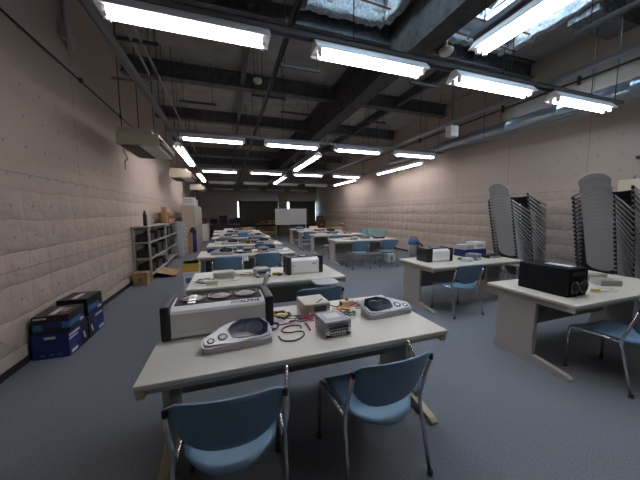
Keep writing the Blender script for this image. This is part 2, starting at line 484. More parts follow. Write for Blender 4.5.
rail('Y', 2.8, 15.0, 5.76, ZR+.05, 'grey lengthwise rail holding the lamps beside the right wall', w=.03)
rail('Y', -1.0, 2.2, 2.33, ZR+.05, 'grey rail holding the long lamp beside the right skylight')
rail('Y', -1.5, 2.44, 4.33, 3.75, 'short high steel rail ending in mid air under the right skylight', w=.03)

# conduits
def conduit(pts, r, label, m='shelfmetal', name='conduit_pipe', cat='pipe', group=None):
    o = MB().tube(pts, r, 8).build(name, m); return tag(o, label, cat, group)
conduit([(-1.06, 3.9, 3.9), (-1.10, 12, 3.9)], .022, 'long thin grey conduit under the ceiling beside the left rail', group='thin conduits')
conduit([(-1.17, 3.9, 3.9), (-1.20, 5.6, 3.9), (-1.22, 5.8, 3.88), (-1.34, 5.9, 3.88), (-1.85, 5.9, 3.88)], .022, 'thin grey conduit bent back towards the left wall', group='thin conduits')
wp = thing('wall_conduit', 'grey vertical conduit ending in a small box high on left wall', 'pipe', (-1.95, 4.62, 3.78))
MB().tube([(.03, 0, .1), (.03, 0, .95)], .028).build('pipe', 'rail', wp)
MB().box(0, .08, -.07, .07, -.02, .16, bev=.006).build('junction_box', 'deskmetal', wp)
MB().box(0, .05, .09, .2, -.1, .12, bev=.004).build('cover_plate', 'cabinet', wp)
wc = thing('wall_cable', 'thin black cable stretched along the left wall near the ceiling', 'cable', (-1.96, 0, 3.43))
MB().tube([(0, -1, 0), (0, 13, -.02)], .011, 6).build('cable', 'wirek', wc)
for y in (3.5, 5.03, 6.56, 8.1, 9.6): MB().box(-.018, .02, y-.03, y+.03, -.03, .03, bev=.004).build('clip', 'wirek', wc)
wc = thing('wall_cable', 'thin dark pipe along the right wall above the round duct', 'cable', (6.42, 0, 3.98))
MB().tube([(0, -1, 0), (0, 13, 0)], .018, 6).build('cable', 'rod', wc)
for y in (2.2, 3.5, 5.0, 6.5, 8.0): MB().box(-.02, .028, y-.02, y+.02, -.08, .08, bev=.004).build('clip', 'wirek', wc)

# duct on the right wall
d = thing('air_duct', 'round silver air duct along the right wall, narrowing to a hose', 'air duct', (6.12, 0, 3.42))
prof = []
y = -2.4
while y < 5.7:
    prof += [(.15, y), (.15, y+.96), (.158, y+.965), (.158, y+.995)]; y += 1.0
MB().lathe(prof, n=28, axis='Y').build('pipe', 'duct', d)
MB().lathe([(.15, y), (.15, y+.02), (.09, y+.12), (.085, y+.16)], n=20, axis='Y').build('end_cone', 'duct', d)
DY = y+.15
fp = []
for k in range(90):
    t = k/89; yy = DY+t*2.6
    fp.append((.085+(.008 if k % 2 else 0), yy))
MB().lathe(fp, n=16, axis='Y').xf(Matrix.Translation((.0, 0, -.0))).build('flexible_hose', 'duct', d)
for y in (-.5, 2.2, 4.8):
    MB().tube([(0, y, .15), (0, y, 1.33)], .008, 6).build('hanger_rod', 'rod', d)

hb = thing('signal_box', 'small white box hanging under the blue-lit rail by the duct', 'box', (4.12, 4.22, 2.93))
MB().box(-.09, .09, -.07, .07, 0, .20, bev=.008).build('case', 'white', hb)
MB().tube([(0, 0, .2), (0, 0, ZC-2.93)], .008).build('stem', 'rod', hb)
# hanging strut bars
def strut(x0, x1, y, z, label):
    r = thing('hanger_bar', label, 'ceiling bar', ((x0+x1)/2, y, z), 0, 'short dark hanger bars')
    L = (x1-x0)/2
    MB().box(-L, L, -.02, .02, -.02, .02).build('bar', 'rod', r)
    for sx in (-1, 1): MB().tube([(sx*L*.8, 0, .02), (sx*L*.8, 0, ZC-z)], .006, 6).build('hanger_rod', 'rod', r)
strut(-.89, -.16, 6.67, 3.9, 'short dark bar hung under the ceiling, above the second lamp row near its left end')
strut(.54, 1.25, 5.88, 3.9, 'short dark hung bar above the left middle rail, just behind the ceiling sensor')
strut(1.29, 2.03, 6.62, 3.9, 'short dark hung bar left of the main girder, second from the sensor')
strut(3.28, 3.92, 4.42, 3.9, 'short dark hung bar right of the main girder behind the nearest lamps')
strut(3.46, 4.13, 6.56, 3.9, 'short dark hung bar right of the girder, farther from the skylight')
strut(-1.43, -.85, 4.62, 3.9, 'short dark hung bar above the left end of the nearest lamp')
strut(.9, 1.6, 4.6, 3.9, 'short dark hung bar over the gap between the nearest two lamps')
strut(.2, .8, 9.0, 3.9, 'short dark hung bar above the middle of the second lamp row')
sd = thing('smoke_detector', 'round cream ceiling sensor on a thin hanging rod', 'sensor', (.68, 5.9, 4.2))
MB().lathe([(.02, -.06), (.07, -.05), (.095, -.01), (.095, .02), (.05, .05), (.01, .055)]).build('body', 'creamy', sd)
MB().tube([(0, 0, .05), (0, 0, ZC-4.2)], .006, 6).build('hanger_rod', 'rod', sd)
sd = thing('smoke_detector', 'round cream ceiling sensor below the right skylight corner', 'sensor', (3.50, 3.78, 4.13))
MB().lathe([(.02, -.06), (.08, -.05), (.11, -.01), (.11, .03), (.05, .07), (.01, .075)]).build('body', 'creamy', sd)
MB().tube([(0, 0, .07), (0, 0, .17)], .02, 6).build('stem', 'creamy', sd)

# ------------------------------------------------------------------ air conditioners
def aircon():
    r = thing('air_conditioner', '', 'air conditioner')
    # local: x from wall outwards 0..0.66, y 0..1.15, z 0..0.3
    b = MB(); b.extrude_x([(0, 0), (1.15, 0), (1.15, .2), (0, .2)], 0, .60)
    for v in b.bm.verts:
        if v.co.x > .3 and v.co.z < .1: v.co.z = .02
    b.build('case', 'acbeige', r)
    MB().box(.02, .50, .02, 1.13, .2, .28, bev=.01).build('top_cover', 'acbeige', r)
    MB().box(.05, .30, .05, 1.10, -.012, .012).build('intake_grille', 'acdark', r)
    MB().box(.31, .585, .03, 1.12, .0, .014).build('underside_panel', 'acpale', r)
    MB().box(.585, .612, .05, 1.10, .03, .17).build('outlet', 'black', r)
    for z in (.07, .12):
        MB().box(.60, .66, .06, 1.09, z, z+.012, rot=Matrix.Rotation(R(25), 3, 'Y')).build('louvre', 'acpale', r)
    for x in (.06, .52):
        for y in (.1, 1.05):
            MB().tube([(x, y, .2), (x, y, ZC-2.6)], .007, 6).build('hanger_rod', 'rod', r)
    MB().tube([(.0, .3, -.02), (-.12, .9, -.06), (-.16, 1.0, -.07), (-.2, 1.02, -.1), (-.2, 1.02, -.26)], .014, 6).build('drain_pipe', 'acpale', r)
    return r
ac = aircon(); ac.location = (-1.64, 5.2, 2.6); ac['label'] = 'beige ceiling air conditioner, nearest whole one above the left wall'; ac['group'] = 'air conditioners'
dup(ac, (-1.62, .80, 2.6), 0, 'beige ceiling air conditioner, only its corner in the top left of the photo')
dup(ac, (-1.66, 9.4, 2.6), 0, 'beige ceiling air conditioner, middle one above the metal shelf')
dup(ac, (-1.66, 14.1, 2.6), 0, 'beige ceiling air conditioner, farthest one above the tall cabinets')

# ------------------------------------------------------------------ desks
def desk(width, tan, rail_=False):
    r = thing('office_desk', '', 'desk')
    W = width; D = .84
    t = MB(); t.box(0, W, 0, D, .67, .70, bev=.008); t.build('desk_top', 'cream', r)
    a = MB(); a.extrude_x([(.02, .668), (.03, .635), (.10, .615), (.82, .615), (.82, .668)], .03, W-.03); a.build('apron', 'deskmetal', r)
    for x in (.005, W-.045):
        MB().box(x, x+.04, .01, .075, .622, .672, bev=.008).build('corner_cap', 'tanfoot' if tan else 'deskmetal', r)
    for x0 in (.035, W-.08):
        MB().box(x0, x0+.045, .34, .73, .02, .615, bev=.006).build('leg', 'deskmetal', r)
        f = MB(); f.extrude_x([(.02, .0), (.02, .018), (.05, .035), (.34, .085), (.74, .085), (.74, .0)], x0-.004, x0+.049)
        f.build('foot', 'tanfoot' if tan else 'deskmetal', r)
    MB().box(.10, W-.10, .60, .615, .24, .615).build('modesty_panel', 'deskshade', r)
    if rail_: MB().box(.10, W-.10, .62, .65, .10, .16).build('stretcher', 'deskmetal', r)
    return r
LX = -.45
LY = [1.38, 3.05, 5.25, 6.9, 9.0, 10.8, 12.4]
ln = ['nearest', 'second', 'third', 'fourth', 'fifth', 'sixth', 'farthest']
dk = desk(1.84, True); dk.location = (LX, LY[0], 0); dk['label'] = 'cream desk nearest the camera with two blue chairs tucked under it'; dk['group'] = 'cream desks in rows'
dk2 = desk(1.84, False); dk2.location = (LX, LY[1], 0); dk2['label'] = 'cream desk in the left column, second from the camera, with a silver speaker on it'; dk2['group'] = 'cream desks in rows'
for y, n, xx in zip(LY[2:], ln[2:], (-.57, -.52, -.52, -.57, -.62)):
    dup(dk2, (xx, y, 0), 0, 'cream desk in the left column, %s from the camera' % (n if n != 'farthest' else 'the farthest one'))
RX = 2.77
RY = [1.38, 3.06, 6.85, 8.85, 10.7, 12.4]
rl = ['cream desk carrying the large black speaker box', 'cream desk with blue cartons and one blue chair in front',
      'cream desk in the right column with two blue chairs in front', 'cream desk in the right column carrying the terracotta figure',
      'cream desk in the right column, second farthest', 'cream desk in the right column, farthest, near the whiteboard']
dk3 = None
for y, l, i in zip(RY, rl, range(6)):
    if i == 2:
        dk3 = desk(1.84, False, True); dk3['group'] = 'cream desks in rows'; o = dk3; o.location = (RX+.09, y, 0); o['label'] = l
    else: o = dup(dk3 or dk2, (RX+(.09 if i > 1 else 0), y, 0), 0, l)
    if i > 1: o.scale = (1.06, 1, 1)

# ------------------------------------------------------------------ chairs
def chair(shell, tablet=None, arm=True):
    r = thing('tablet_chair', '', 'chair')
    def seat(u, v):
        y = -.265+.495*v+.13*u*u*max(0, 1-v/.4)
        wx = .222*(1-.10*(1-v)**2)*(1-.06*max(0, v-.8)/.2)
        z = .43+.012*u*u - .03*max(0, (v-.75)/.25)**2 - .012*max(0, (.22-v)/.22)**2 - .006
        return (u*wx, y, z)
    MB().sheet(seat, 12, 12, (0, 0, -.012)).build('seat', shell, r)
    def back(u, v):
        bot = .478+.105*abs(u)**3.2; top = .765-.012*u**2-.02*max(0, abs(u)-.85)/.15
        z = bot+(top-bot)*v
        x = .232*u*(1-.06*(1-v)*abs(u))
        y = -.205-.085*(z-.48)/.28+.05*u*u
        return (x, y, z)
    MB().sheet(back, 16, 10, (0, -.010, 0)).build('backrest', shell, r)
    for s in (-1, 1):
        p = [(s*.25, .22, 0)]+bend((s*.25, .22, 0), (s*.243, .215, .412), (s*.238, -.14, .415), .045)+[(s*.238, -.14, .415)]
        MB().tube(p, .0115).build('leg', 'chrome', r)
        p = [(s*.255, -.25, 0)]+bend((s*.255, -.25, 0), (s*.245, -.15, .42), (s*.240, -.235, .70), .06)+[(s*.240, -.235, .70)]
        MB().tube(p, .0115).build('leg', 'chrome', r)
        MB().lathe([(.004, .0), (.017, .001), (.016, .03), (.004, .032)], (s*.25, .22, 0), 10).build('foot_cap', 'black', r)
        MB().lathe([(.004, .0), (.017, .001), (.016, .03), (.004, .032)], (s*.255, -.25, 0), 10).build('foot_cap', 'black', r)
        MB().lathe([(.004, -.02), (.012, -.018), (.012, .012), (.004, .015)], (s*.240, -.238, .715), 10).build('end_cap', 'black', r)
    MB().tube([(-.238, .16, .408), (.238, .16, .408)], .010).build('cross_bar', 'chrome', r)
    MB().tube([(-.240, -.05, .404), (.240, -.05, .404)], .010).build('cross_bar', 'chrome', r)
    if arm:
        p = [(.243, -.19, .54)]+bend((.243, -.19, .54), (.285, .02, .69), (.275, -.06, .52), .03)+bend((.285, .02, .69), (.272, -.10, .50), (.243, -.14, .42), .04)+[(.243, -.14, .42)]
        MB().tube(p, .009).build('arm_loop', 'chrome', r)
    if tablet:
        def plate(u, v):
            a = abs(u)**3
            return (u*.135*(1-.25*v*v), -.16+.32*v, 0)
        t = MB()
        poly = []
        for k in range(28):
            a = 2*PI*k/28
            ca, sa = math.cos(a), math.sin(a)
            poly.append((math.copysign(abs(ca)**.55, ca)*.145, math.copysign(abs(sa)**.55, sa)*.17))
        t.prism(poly, -.009, .009)
        br = MB(); br.box(-.03, .03, -.05, .05, -.022, -.009, bev=.003)
        if tablet == 'flat': mt = Matrix.Translation((.20, .22, .685))
        elif tablet == 'up': mt = Matrix.Translation((.245, .11, .735)) @ Matrix(((.3, .25, .92, 0), (.95, 0, -.3, 0), (-.08, .97, -.24, 0), (0, 0, 0, 1))) @ Matrix.Scale(.82, 4)
        elif tablet == 'stack':
            nrm = Vector((-.62, .74, -.22)).normalized()
            q = nrm.to_track_quat('Z', 'Y')
            mt = Matrix.Translation((.40, .30, .76)) @ q.to_matrix().to_4x4() @ Matrix.Scale(1.32, 4)
        t.xf(mt); tb = t.build('writing_tablet', 'tablet', r)
        br.xf(mt); br.build('hinge', 'black', tb)
        if tablet == 'stack':
            MB().tube([(.27, .06, .58), (.33, .2, .66), (.40, .28, .74)], .009).build('tablet_arm', 'chrome', r)
    return r
ch = chair('bluechair'); ch_flat = chair('bluechair', 'flat'); ch_up = chair('bluechair', 'up')
GC = 'blue chairs at the desks'
ch.location = (-.015, 1.355, 0); ch.rotation_euler = (0, 0, R(-3)); ch['label'] = 'blue shell chair at the nearest desk, the left of the two with backs to us'; ch['group'] = GC
dup(ch, (.78, 1.36, 0), R(2), 'blue shell chair at the nearest desk, the right of the two and turned slightly', GC)
ch_flat.location = (.86, 2.73, 0); ch_flat['label'] = 'blue chair behind the nearest desk with its grey tablet folded flat'; ch_flat['group'] = GC
ch_up.location = (.10, 2.74, 0); ch_up['label'] = 'chair behind the nearest desk with its grey tablet standing upright'; ch_up['group'] = GC
def put_chair(x, y, rz, label, src=None): return dup(src or ch, (x, y, 0), R(rz), label, GC)
put_chair(-.05, 5.05, 2, 'blue chair behind the second left desk, at its left end by the stacked crates')
put_chair(.70, 5.25, -3, 'blue chair behind the second left desk, beside the silver speaker')
put_chair(.10, 6.62, 0, 'blue chair between the third and fourth left desks, on the left')
put_chair(.82, 6.88, 0, 'blue chair between the third and fourth left desks, on the right')
put_chair(-.12, 8.76, 0, 'blue chair between the fourth and fifth left desks, on the left')
put_chair(.80, 8.78, 0, 'blue chair between the fourth and fifth left desks, on the right')
put_chair(.25, 10.5, 0, 'small far blue chair pushed to the sixth left desk')
put_chair(3.23, 3.08, -2, 'blue chair at the desk with blue cartons, its chrome legs in full view')
put_chair(3.30, 1.34, -4, 'blue chair at the desk with the black speaker, cut by the photo edge')
put_chair(3.32, 6.52, -2, 'blue chair on the left in front of the two-chair right column desk')
put_chair(4.22, 6.55, -12, 'blue chair on the right in front of the two-chair right column desk')
put_chair(3.28, 8.35, 8, 'blue chair in front of the right column desk with the terracotta figure')
put_chair(3.0, 10.35, 0, 'blue chair before the second farthest right column desk')
put_chair(4.2, 8.4, 0, 'blue chair half hidden behind the two-chair right column desk')
put_chair(4.0, 10.3, 0, 'blue chair half hidden behind the desk with the terracotta figure')
tc = chair('teal', None, False)
tc.location = (5.95, 10.9, 0); tc.rotation_euler = (0, 0, R(158)); tc['label'] = 'pale teal chair against the right wall, farthest of three'; tc['group'] = 'teal chairs by the wall'
dup(tc, (5.95, 10.25, 0), R(158), 'pale teal chair against the right wall, middle of three')
dup(tc, (5.97, 9.62, 0), R(158), 'pale teal chair against the right wall, nearest of three')

# stacked chairs: each chair tips a little further forward than the one below
def stacked_chair():
    r = thing('tablet_chair', '', 'chair')
    for sx in (-.24, .24):
        for cap, foot in (((.30, .60), (-.20, .0)), ((-.17, .52), (-.56, .05))):
            pts = [(sx, cap[0]+.02, cap[1]-.055)]+bend((sx, cap[0]+.02, cap[1]-.055), (sx, cap[0], cap[1]), (sx, foot[0], foot[1]), .025)+[(sx, foot[0], foot[1])]
            l = MB().tube(pts, .0155).build('leg', 'litchrome', r)
            MB().lathe([(.004, -.03), (.017, -.028), (.019, .0), (.016, .03), (.004, .032)], (sx, cap[0]+.012, cap[1]-.02), 10).build('end_cap', 'black', l)
    MB().sheet(lambda u, v: (u*.228, .24-.36*v, .515-.36*v-.02*(1-u*u)), 8, 6, (0, -.02, -.026)).build('seat', 'darkshell', r)
    MB().sheet(lambda u, v: (u*.228, -.20-.26*v, .445-.30*v-.02*(1-u*u)), 8, 6, (0, -.02, -.026)).build('backrest', 'darkshell', r)
    for y, z in ((.10, .405), (-.34, .30)):
        MB().tube([(-.24, y, z), (.24, y, z)], .009).build('cross_bar', 'chrome', r)
    poly = []
    for k in range(32):
        a = 2*PI*k/32; ca, sa = math.cos(a), math.sin(a)
        poly.append((math.copysign(abs(ca)**.78, ca)*(.172-.055*max(0, sa)**1.4), math.copysign(abs(sa)**.78, sa)*.165))
    q = Vector((-.25, .93, -.30)).normalized().to_track_quat('Z', 'Y')
    mt = Matrix.Translation((-.085, .35, .74)) @ q.to_matrix().to_4x4() @ Matrix.Rotation(R(-12), 4, 'Z')
    tb = MB().prism(poly, -.005, .005).xf(mt).build('writing_tablet', 'tablet', r)
    MB().tube([(.24, .31, .57), (.20, .34, .64), (.12, .36, .68)], .009).build('tablet_arm', 'black', r)
    return r
sp = stacked_chair()
first = [True]
def stack(cx, cy, n, desc):
    pos = Vector((0, 0, 0)); th = 0.0
    base = Matrix.Translation((cx, cy, 0)) @ Matrix.Rotation(PI/2, 4, 'Z')
    for k in range(n):
        if first[0]: o = sp; first[0] = False
        else: o = copy_tree(sp)
        pv = Vector((0, .30, .60))
        m = base @ Matrix.Translation(pos+pv) @ Matrix.Rotation(-th, 4, 'X') @ Matrix.Translation(-pv)
        o.location = m.to_translation(); o.rotation_euler = m.to_euler()
        j = n-1-k
        where = 'topmost' if j == 0 else 'bottom one' if k == 0 else ORD[j]+' from the top'
        o['label'] = 'chrome tablet chair, %s of the stack %s' % (where, desc)
        o['group'] = 'stacked tablet chairs'
        if j < 2:
            for c in o.children:
                if c.name.startswith('writing_tablet'): c.location = (0, 0, .11-.05*j)
        pos = pos+Vector((0, .016, .0665))
        th += R(1.6)
stack(5.85, 4.06, 18, 'beside the blue cartons')
stack(5.82, 2.56, 18, 'cut by the photo edge')

# white-topped stool under the end of the second right desk
st = thing('side_stool', 'small white-topped stool with chrome legs at the end of the blue carton desk', 'stool', (4.88, 3.32, 0))
MB().box(-.2, .2, -.16, .16, .55, .575, bev=.008).build('seat', 'tablet', st)
for sx in (-1, 1):
    for sy in (-1, 1):
        MB().tube([(sx*.17, sy*.13, .55), (sx*.2, sy*.16, 0)], .012).build('leg', 'chrome', st)
MB().tube([(-.19, -.145, .2), (.19, -.145, .2)], .008).build('stretcher', 'chrome', st)
MB().tube([(-.19, .145, .2), (.19, .145, .2)], .008).build('stretcher', 'chrome', st)

# ------------------------------------------------------------------ lettering
def text_mesh(body, size, name, m, parent, mtx, bold=0.0):
    cu = bpy.data.curves.new(name, 'FONT'); cu.body = body; cu.size = size; cu.extrude = .0006; cu.offset = bold
    cu.align_x = 'CENTER'; cu.align_y = 'CENTER'
    to = bpy.data.objects.new('lettering_source', cu); C.objects.link(to)
    dg = bpy.context.evaluated_depsgraph_get()
    me = bpy.data.meshes.new_from_object(to.evaluated_get(dg)); me.name = name
    bpy.data.objects.remove(to); bpy.data.curves.remove(cu)
    me.transform(mtx)
    me.materials.clear(); me.materials.append(M[m])
    o = bpy.data.objects.new(name, me); C.objects.link(o); o.parent = parent
    return o

# ------------------------------------------------------------------ desk-top devices
def amp_speaker(L, H=.20, D=.29, cones=3, letters=True):
    """silver tube-like speaker with black end caps, cones facing up"""
    r = thing('speaker_enclosure', '', 'speaker')
    h = L/2
    prof = [(-D/2, .012), (-D/2, H-.035), (-D/2+.012, H-.018), (-D/2+.062, H), (D/2-.03, H), (D/2-.01, H-.02), (D/2, H-.04), (D/2, .012)]
    MB().extrude_x(prof, -h+.03, h-.03).build('silver_shell', 'silver', r)
    MB().box(-h+.045, h-.045, -D/2-.006, -D/2+.002, .02, .045).build('lower_trim', 'silver', r)
    g = MB().box(-h+.045, h-.045, -D/2+.065, D/2-.015, H-.004, H+.006, bev=.002).build('grille_plate', 'grille', r)
    for k in range(cones):
        x = -h+.15+(L-.30)*(k/(cones-1) if cones > 1 else .5)
        rr = min(.088, D*.33, (L-.1)/cones/2*.93)
        dd = MB().lathe([(rr*1.0, 0), (rr*1.02, .01), (rr*.86, .012), (rr*.80, .004)], (x, .025, H+.006), 32).build('speaker_ring', 'darkring', r)
        MB().lathe([(rr*.80, .004), (rr*.7, .008), (rr*.35, .003), (rr*.30, .008), (rr*.12, .015), (.002, .017)], (x, .025, H+.006), 32).build('cone', 'cone', dd)
    for s in (-1, 1):
        b = MB(); b.box(s*h-.028, s*h+.028, -D/2-.012, D/2+.012, 0, H+.022, bev=.018); b.build('end_cap', 'black', r)
    return r
sA = amp_speaker(.65); sA.location = (-.075, 1.985, .70); sA.rotation_euler = (0, 0, R(1.5))
sA['label'] = 'long silver speaker tube with black ends lying on the nearest desk'; sA['group'] = 'silver speakers'
text_mesh('/////ALPINE', .042, 'lettering', 'wirek', sA, Matrix.Translation((.165, -.108, .1935)) @ Matrix.Rotation(R(19.8), 4, 'X'), .0008)
MB().box(-.20, -.155, -.09, .11, .205, .215).build('pale_strip', 'pale_strip', sA)  # glossy white strip across the speaker top
sB = amp_speaker(.44, .21, .2, 1); sB.location = (.93, 3.44, .70); sB.rotation_euler = (0, 0, R(4))
sB['label'] = 'silver speaker with black ends and tiny red marks on the second left desk'; sB['group'] = 'silver speakers'
MB().box(.09, .15, -.1025, -.1, .13, .14).build('red_mark', 'wired', sB)
MB().box(-.17, -.15, -.1025, -.1, .11, .12).build('red_mark', 'wired', sB)
sC = amp_speaker(.46, .2, .24, 1); sC.location = (3.21, 3.54, .70); sC.rotation_euler = (0, 0, R(0))
sC['label'] = 'silver and black speaker at the left end of the desk with blue cartons'; sC['group'] = 'silver speakers'
MB().box(-.255, -.155, -.137, .137, .002, .225, bev=.015).build('end_cap', 'black', sC)

def console(mirror=False):
    r = thing('meter_console', '', 'console')
    m = -1 if mirror else 1
    # outline: narrow rounded nose with dials, broad end with the screen
    out = [(-.205, -.055), (-.195, -.075), (-.17, -.085), (0, -.085), (.15, -.085), (.195, -.075), (.205, -.05), (.205, .03), (.185, .075), (.14, .10), (.03, .105), (-.02, .095), (-.06, .06), (-.14, .02), (-.19, .0), (-.205, -.02)]
    if mirror: out = [(-x, y) for x, y in out][::-1]
    top = lambda x, y: .047+.36*(y+.085)
    b = MB(); b.prism(out, 0, 0, top)
    bmesh.ops.bevel(b.bm, geom=[e for e in b.bm.edges if all(v.co.z > .01 for v in e.verts)], offset=.012, segments=3, affect='EDGES')
    b.build('shell', 'satin', r)
    sc = [(-.035, -.045), (.0, -.058), (.13, -.064), (.172, -.05), (.190, .02), (.145, .08), (.03, .088), (-.035, .055), (-.055, .02)]
    if mirror: sc = [(-x, y) for x, y in sc][::-1]
    s = MB()
    va = [s.bm.verts.new((x, y, top(x, y)+.001)) for x, y in sc]; vb = [s.bm.verts.new((x, y, top(x, y)+.005)) for x, y in sc]
    s.bm.faces.new(va[::-1]); s.bm.faces.new(vb)
    for k in range(len(sc)): s.bm.faces.new((va[k], va[(k+1) % len(sc)], vb[(k+1) % len(sc)], vb[k]))
    scr = s.build('screen', 'screen', r)
    tilt = Matrix.Rotation(math.atan(.36), 4, 'X')
    for cx, cy, rr in ((.10, .005, .052), (.03, .012, .034)):
        d = MB().lathe([(rr, 0), (rr*1.0, .002), (rr*.9, .002), (rr*.88, 0)], n=28).xf(Matrix.Translation((m*cx, cy, top(cx, cy)+.005)) @ tilt).build('gauge', mat('gauge_blue', (.03, .04, .085), .3) if 'gb' not in M else M['gb'], scr)
    for cx, cy, rr in ((-.155, -.045, .021), (-.09, -.028, .028)):
        d = MB().lathe([(rr, -.002), (rr, .002), (rr*.78, .003), (rr*.76, .001)], n=24).xf(Matrix.Translation((m*cx, cy, top(cx, cy))) @ tilt).build('dial', 'darkring', r)
        MB().lathe([(rr*.60, 0), (rr*.58, .003), (rr*.40, .003), (rr*.38, .0015), (.001, .0015)], n=24).xf(Matrix.Translation((m*cx, cy, top(cx, cy))) @ tilt).build('dial_cap', 'silver', d)
    MB().box(-.022, .022, -.005, .005, 0, .003).xf(Matrix.Translation((m*.05, -.073, top(.05, -.073))) @ tilt).build('label_plate', 'creamy', r)
    return r
cA = console(); cA.location = (.03, 1.665, .70); cA.rotation_euler = (0, 0, R(4)); cA['label'] = 'grey dashboard console with dark screen in front of the long silver speaker'; cA['group'] = 'grey meter consoles'
cB = console(True); cB.location = (1.16, 1.79, .70); cB.rotation_euler = (0, 0, R(4)); cB['label'] = 'grey dashboard console with dark screen at the right end of the nearest desk'; cB['group'] = 'grey meter consoles'

def head_unit():
    r = thing('car_stereo', '', 'car stereo')
    MB().box(-.089, .089, -.07, .10, .0, .10, bev=.002).build('case', 'shelfmetal', r)
    MB().box(-.094, .094, -.088, -.07, -.0, .104, bev=.006).build('face_plate', 'satin', r)
    MB().box(-.07, .07, -.0905, -.087, .052, .070).build('display', 'screen', r)
    MB().box(-.075, .075, -.0905, -.087, .076, .081).build('disc_slot', 'black', r)
    MB().box(-.086, .086, -.0885, -.0875, .002, .045).build('key_panel', 'grille', r)
    for x in (-.076, .076):
        MB().lathe([(.014, 0), (.014, -.012), (.010, -.016), (.001, -.016)], (x, -.088, .035), 16, 'Y').build('knob', 'silver', r)
    for k in range(6):
        MB().box(-.052+k*.0185, -.038+k*.0185, -.0925, -.087, .024, .034).build('button', 'silver', r)
    for k in range(6):
        MB().box(-.052+k*.0185, -.040+k*.0185, -.0925, -.087, .009, .017).build('button', 'silver', r)
    MB().box(-.05, .05, -.02, .06, .1, .1015).build('label_plate', 'pale_strip', r)
    return r
hu = head_unit(); hu.location = (.645, 1.63, .70); hu.rotation_euler = (0, 0, R(4)); hu['label'] = 'car stereo with a silver case in the middle of the nearest desk'; hu['group'] = 'car stereos'
dup(hu, (.38, 3.42, .70), R(8), 'car stereo on the second left desk beside a yellow cable tangle')
dup(hu, (.35, 5.62, .70), R(-6), 'dark car stereo in the middle of the third left desk')
dup(hu, (.66, 5.58, .70), R(12), 'smaller-looking car stereo right of the middle of the third left desk')
dup(hu, (3.90, 3.40, .70), R(20), 'car stereo with dark front on the desk with blue cartons')
dup(hu, (3.62, 1.86, .70), R(-30), 'flat grey car stereo behind the black speaker box')
dup(hu, (3.95, 7.25, .70), R(4), 'black-fronted car stereo on the two-chair right column desk')
dup(hu, (3.72, 9.2, .70), R(0), 'dark car stereo on the desk with the terracotta figure')

# beige tuner box, small switch box, flat grey disc
tb = thing('test_box', 'beige metal box with grey front panel behind the car stereo', 'box', (.63, 2.02, .70), R(2))
MB().box(-.105, .105, -.10, .13, 0, .095, bev=.003).build('case', 'beige', tb)
MB().box(-.095, .095, -.104, -.1, .01, .085).build('front_panel', 'shelfgrey', tb)
MB().box(-.03, .07, -.108, -.103, .035, .075).build('socket_plate', 'black', tb)
for x in (-.07, .085): MB().lathe([(.008, 0), (.008, -.012), (.001, -.012)], (x, -.104, .03), 10, 'Y').build('terminal', 'silver', tb)
sw = thing('switch_box', 'small cream switch box with a red button on the nearest desk', 'switch', (.94, 2.05, .70), R(5))
MB().box(-.055, .055, -.035, .035, 0, .05, bev=.004).build('case', 'creamy', sw)
MB().lathe([(.016, 0), (.016, .014), (.008, .02), (.001, .02)], (0, 0, .05), 14).build('button', 'wired', sw)
MB().box(-.06, -.054, -.02, .02, .008, .04).build('socket', 'black', sw)
pz = thing('power_supply', 'flat dark grey adapter with loose leads at the back of the nearest desk', 'adapter', (1.13, 2.0, .70), R(-18))
MB().box(-.11, .11, -.05, .05, 0, .03, bev=.012).build('case', 'shelfgrey', pz)

# wiring on the front desk
def squiggle(cx, cy, rx, ry, turns, seed, z=.707, n=14):
    rnd = random.Random(seed); pts = []
    for k in range(int(turns*n)+1):
        a = 2*PI*k/n
        f = .75+.35*rnd.random()
        pts.append((cx+rx*f*math.cos(a), cy+ry*f*math.sin(a), z+.012*rnd.random()+.004*(k % 5)))
    return pts
def smooth(pts, it=2):
    pts = [Vector(p) for p in pts]
    for _ in range(it):
        q = [pts[0]]
        for a, b in zip(pts, pts[1:]): q += [a*.75+b*.25, a*.25+b*.75]
        q.append(pts[-1]); pts = q
    return pts
def wire(pts, r, m, label, name='wire', it=2):
    o = MB().tube(smooth(pts, it), r, 6).build(name, m); return tag(o, label, 'cable', 'loose cables on the desks')
wire([(.28, 1.66, .707), (.29, 1.58, .707), (.38, 1.56, .707), (.45, 1.62, .71), (.44, 1.68, .712), (.34, 1.68, .707), (.30, 1.74, .707), (.38, 1.80, .707), (.46, 1.77, .709), (.44, 1.70, .72)], .0048, 'wirek', 'thick black cable bent in two loops in front of the speaker end')
wire([(.30, 1.83, .706), (.38, 1.84, .707), (.46, 1.87, .709), (.53, 1.88, .709), (.57, 1.82, .707)], .004, 'wired', 'thin red wire running left from the car stereo')
wire([(.50, 1.80, .706), (.505, 1.75, .708), (.50, 1.68, .706)], .006, 'wired', 'short red lead lying beside the car stereo')
wire(squiggle(.26, 1.80, .045, .06, 3.2, 3), .0045, 'wirep', 'purple wire bundle beside the end of the silver speaker')
wire(squiggle(.34, 2.0, .07, .055, 3.5, 5), .0045, 'wirey', 'yellow wire tangle behind the silver speaker end')
wire(squiggle(.36, 1.98, .075, .05, 2.2, 6), .004, 'wirek', 'black wire mixed into the yellow tangle')
wire(squiggle(.86, 1.83, .06, .035, 3, 8), .0045, 'wireg', 'green wire bundle between the car stereo and the right console')
wire(squiggle(.84, 1.90, .06, .035, 2.5, 9), .0045, 'wired', 'red wire bundle behind the car stereo')
wire([(.63, 1.93, .80), (.70, 2.0, .81), (.75, 2.12, .74), (.82, 2.02, .707), (.88, 2.05, .715)], .004, 'wirek', 'black lead arching from the beige box to the switch box')
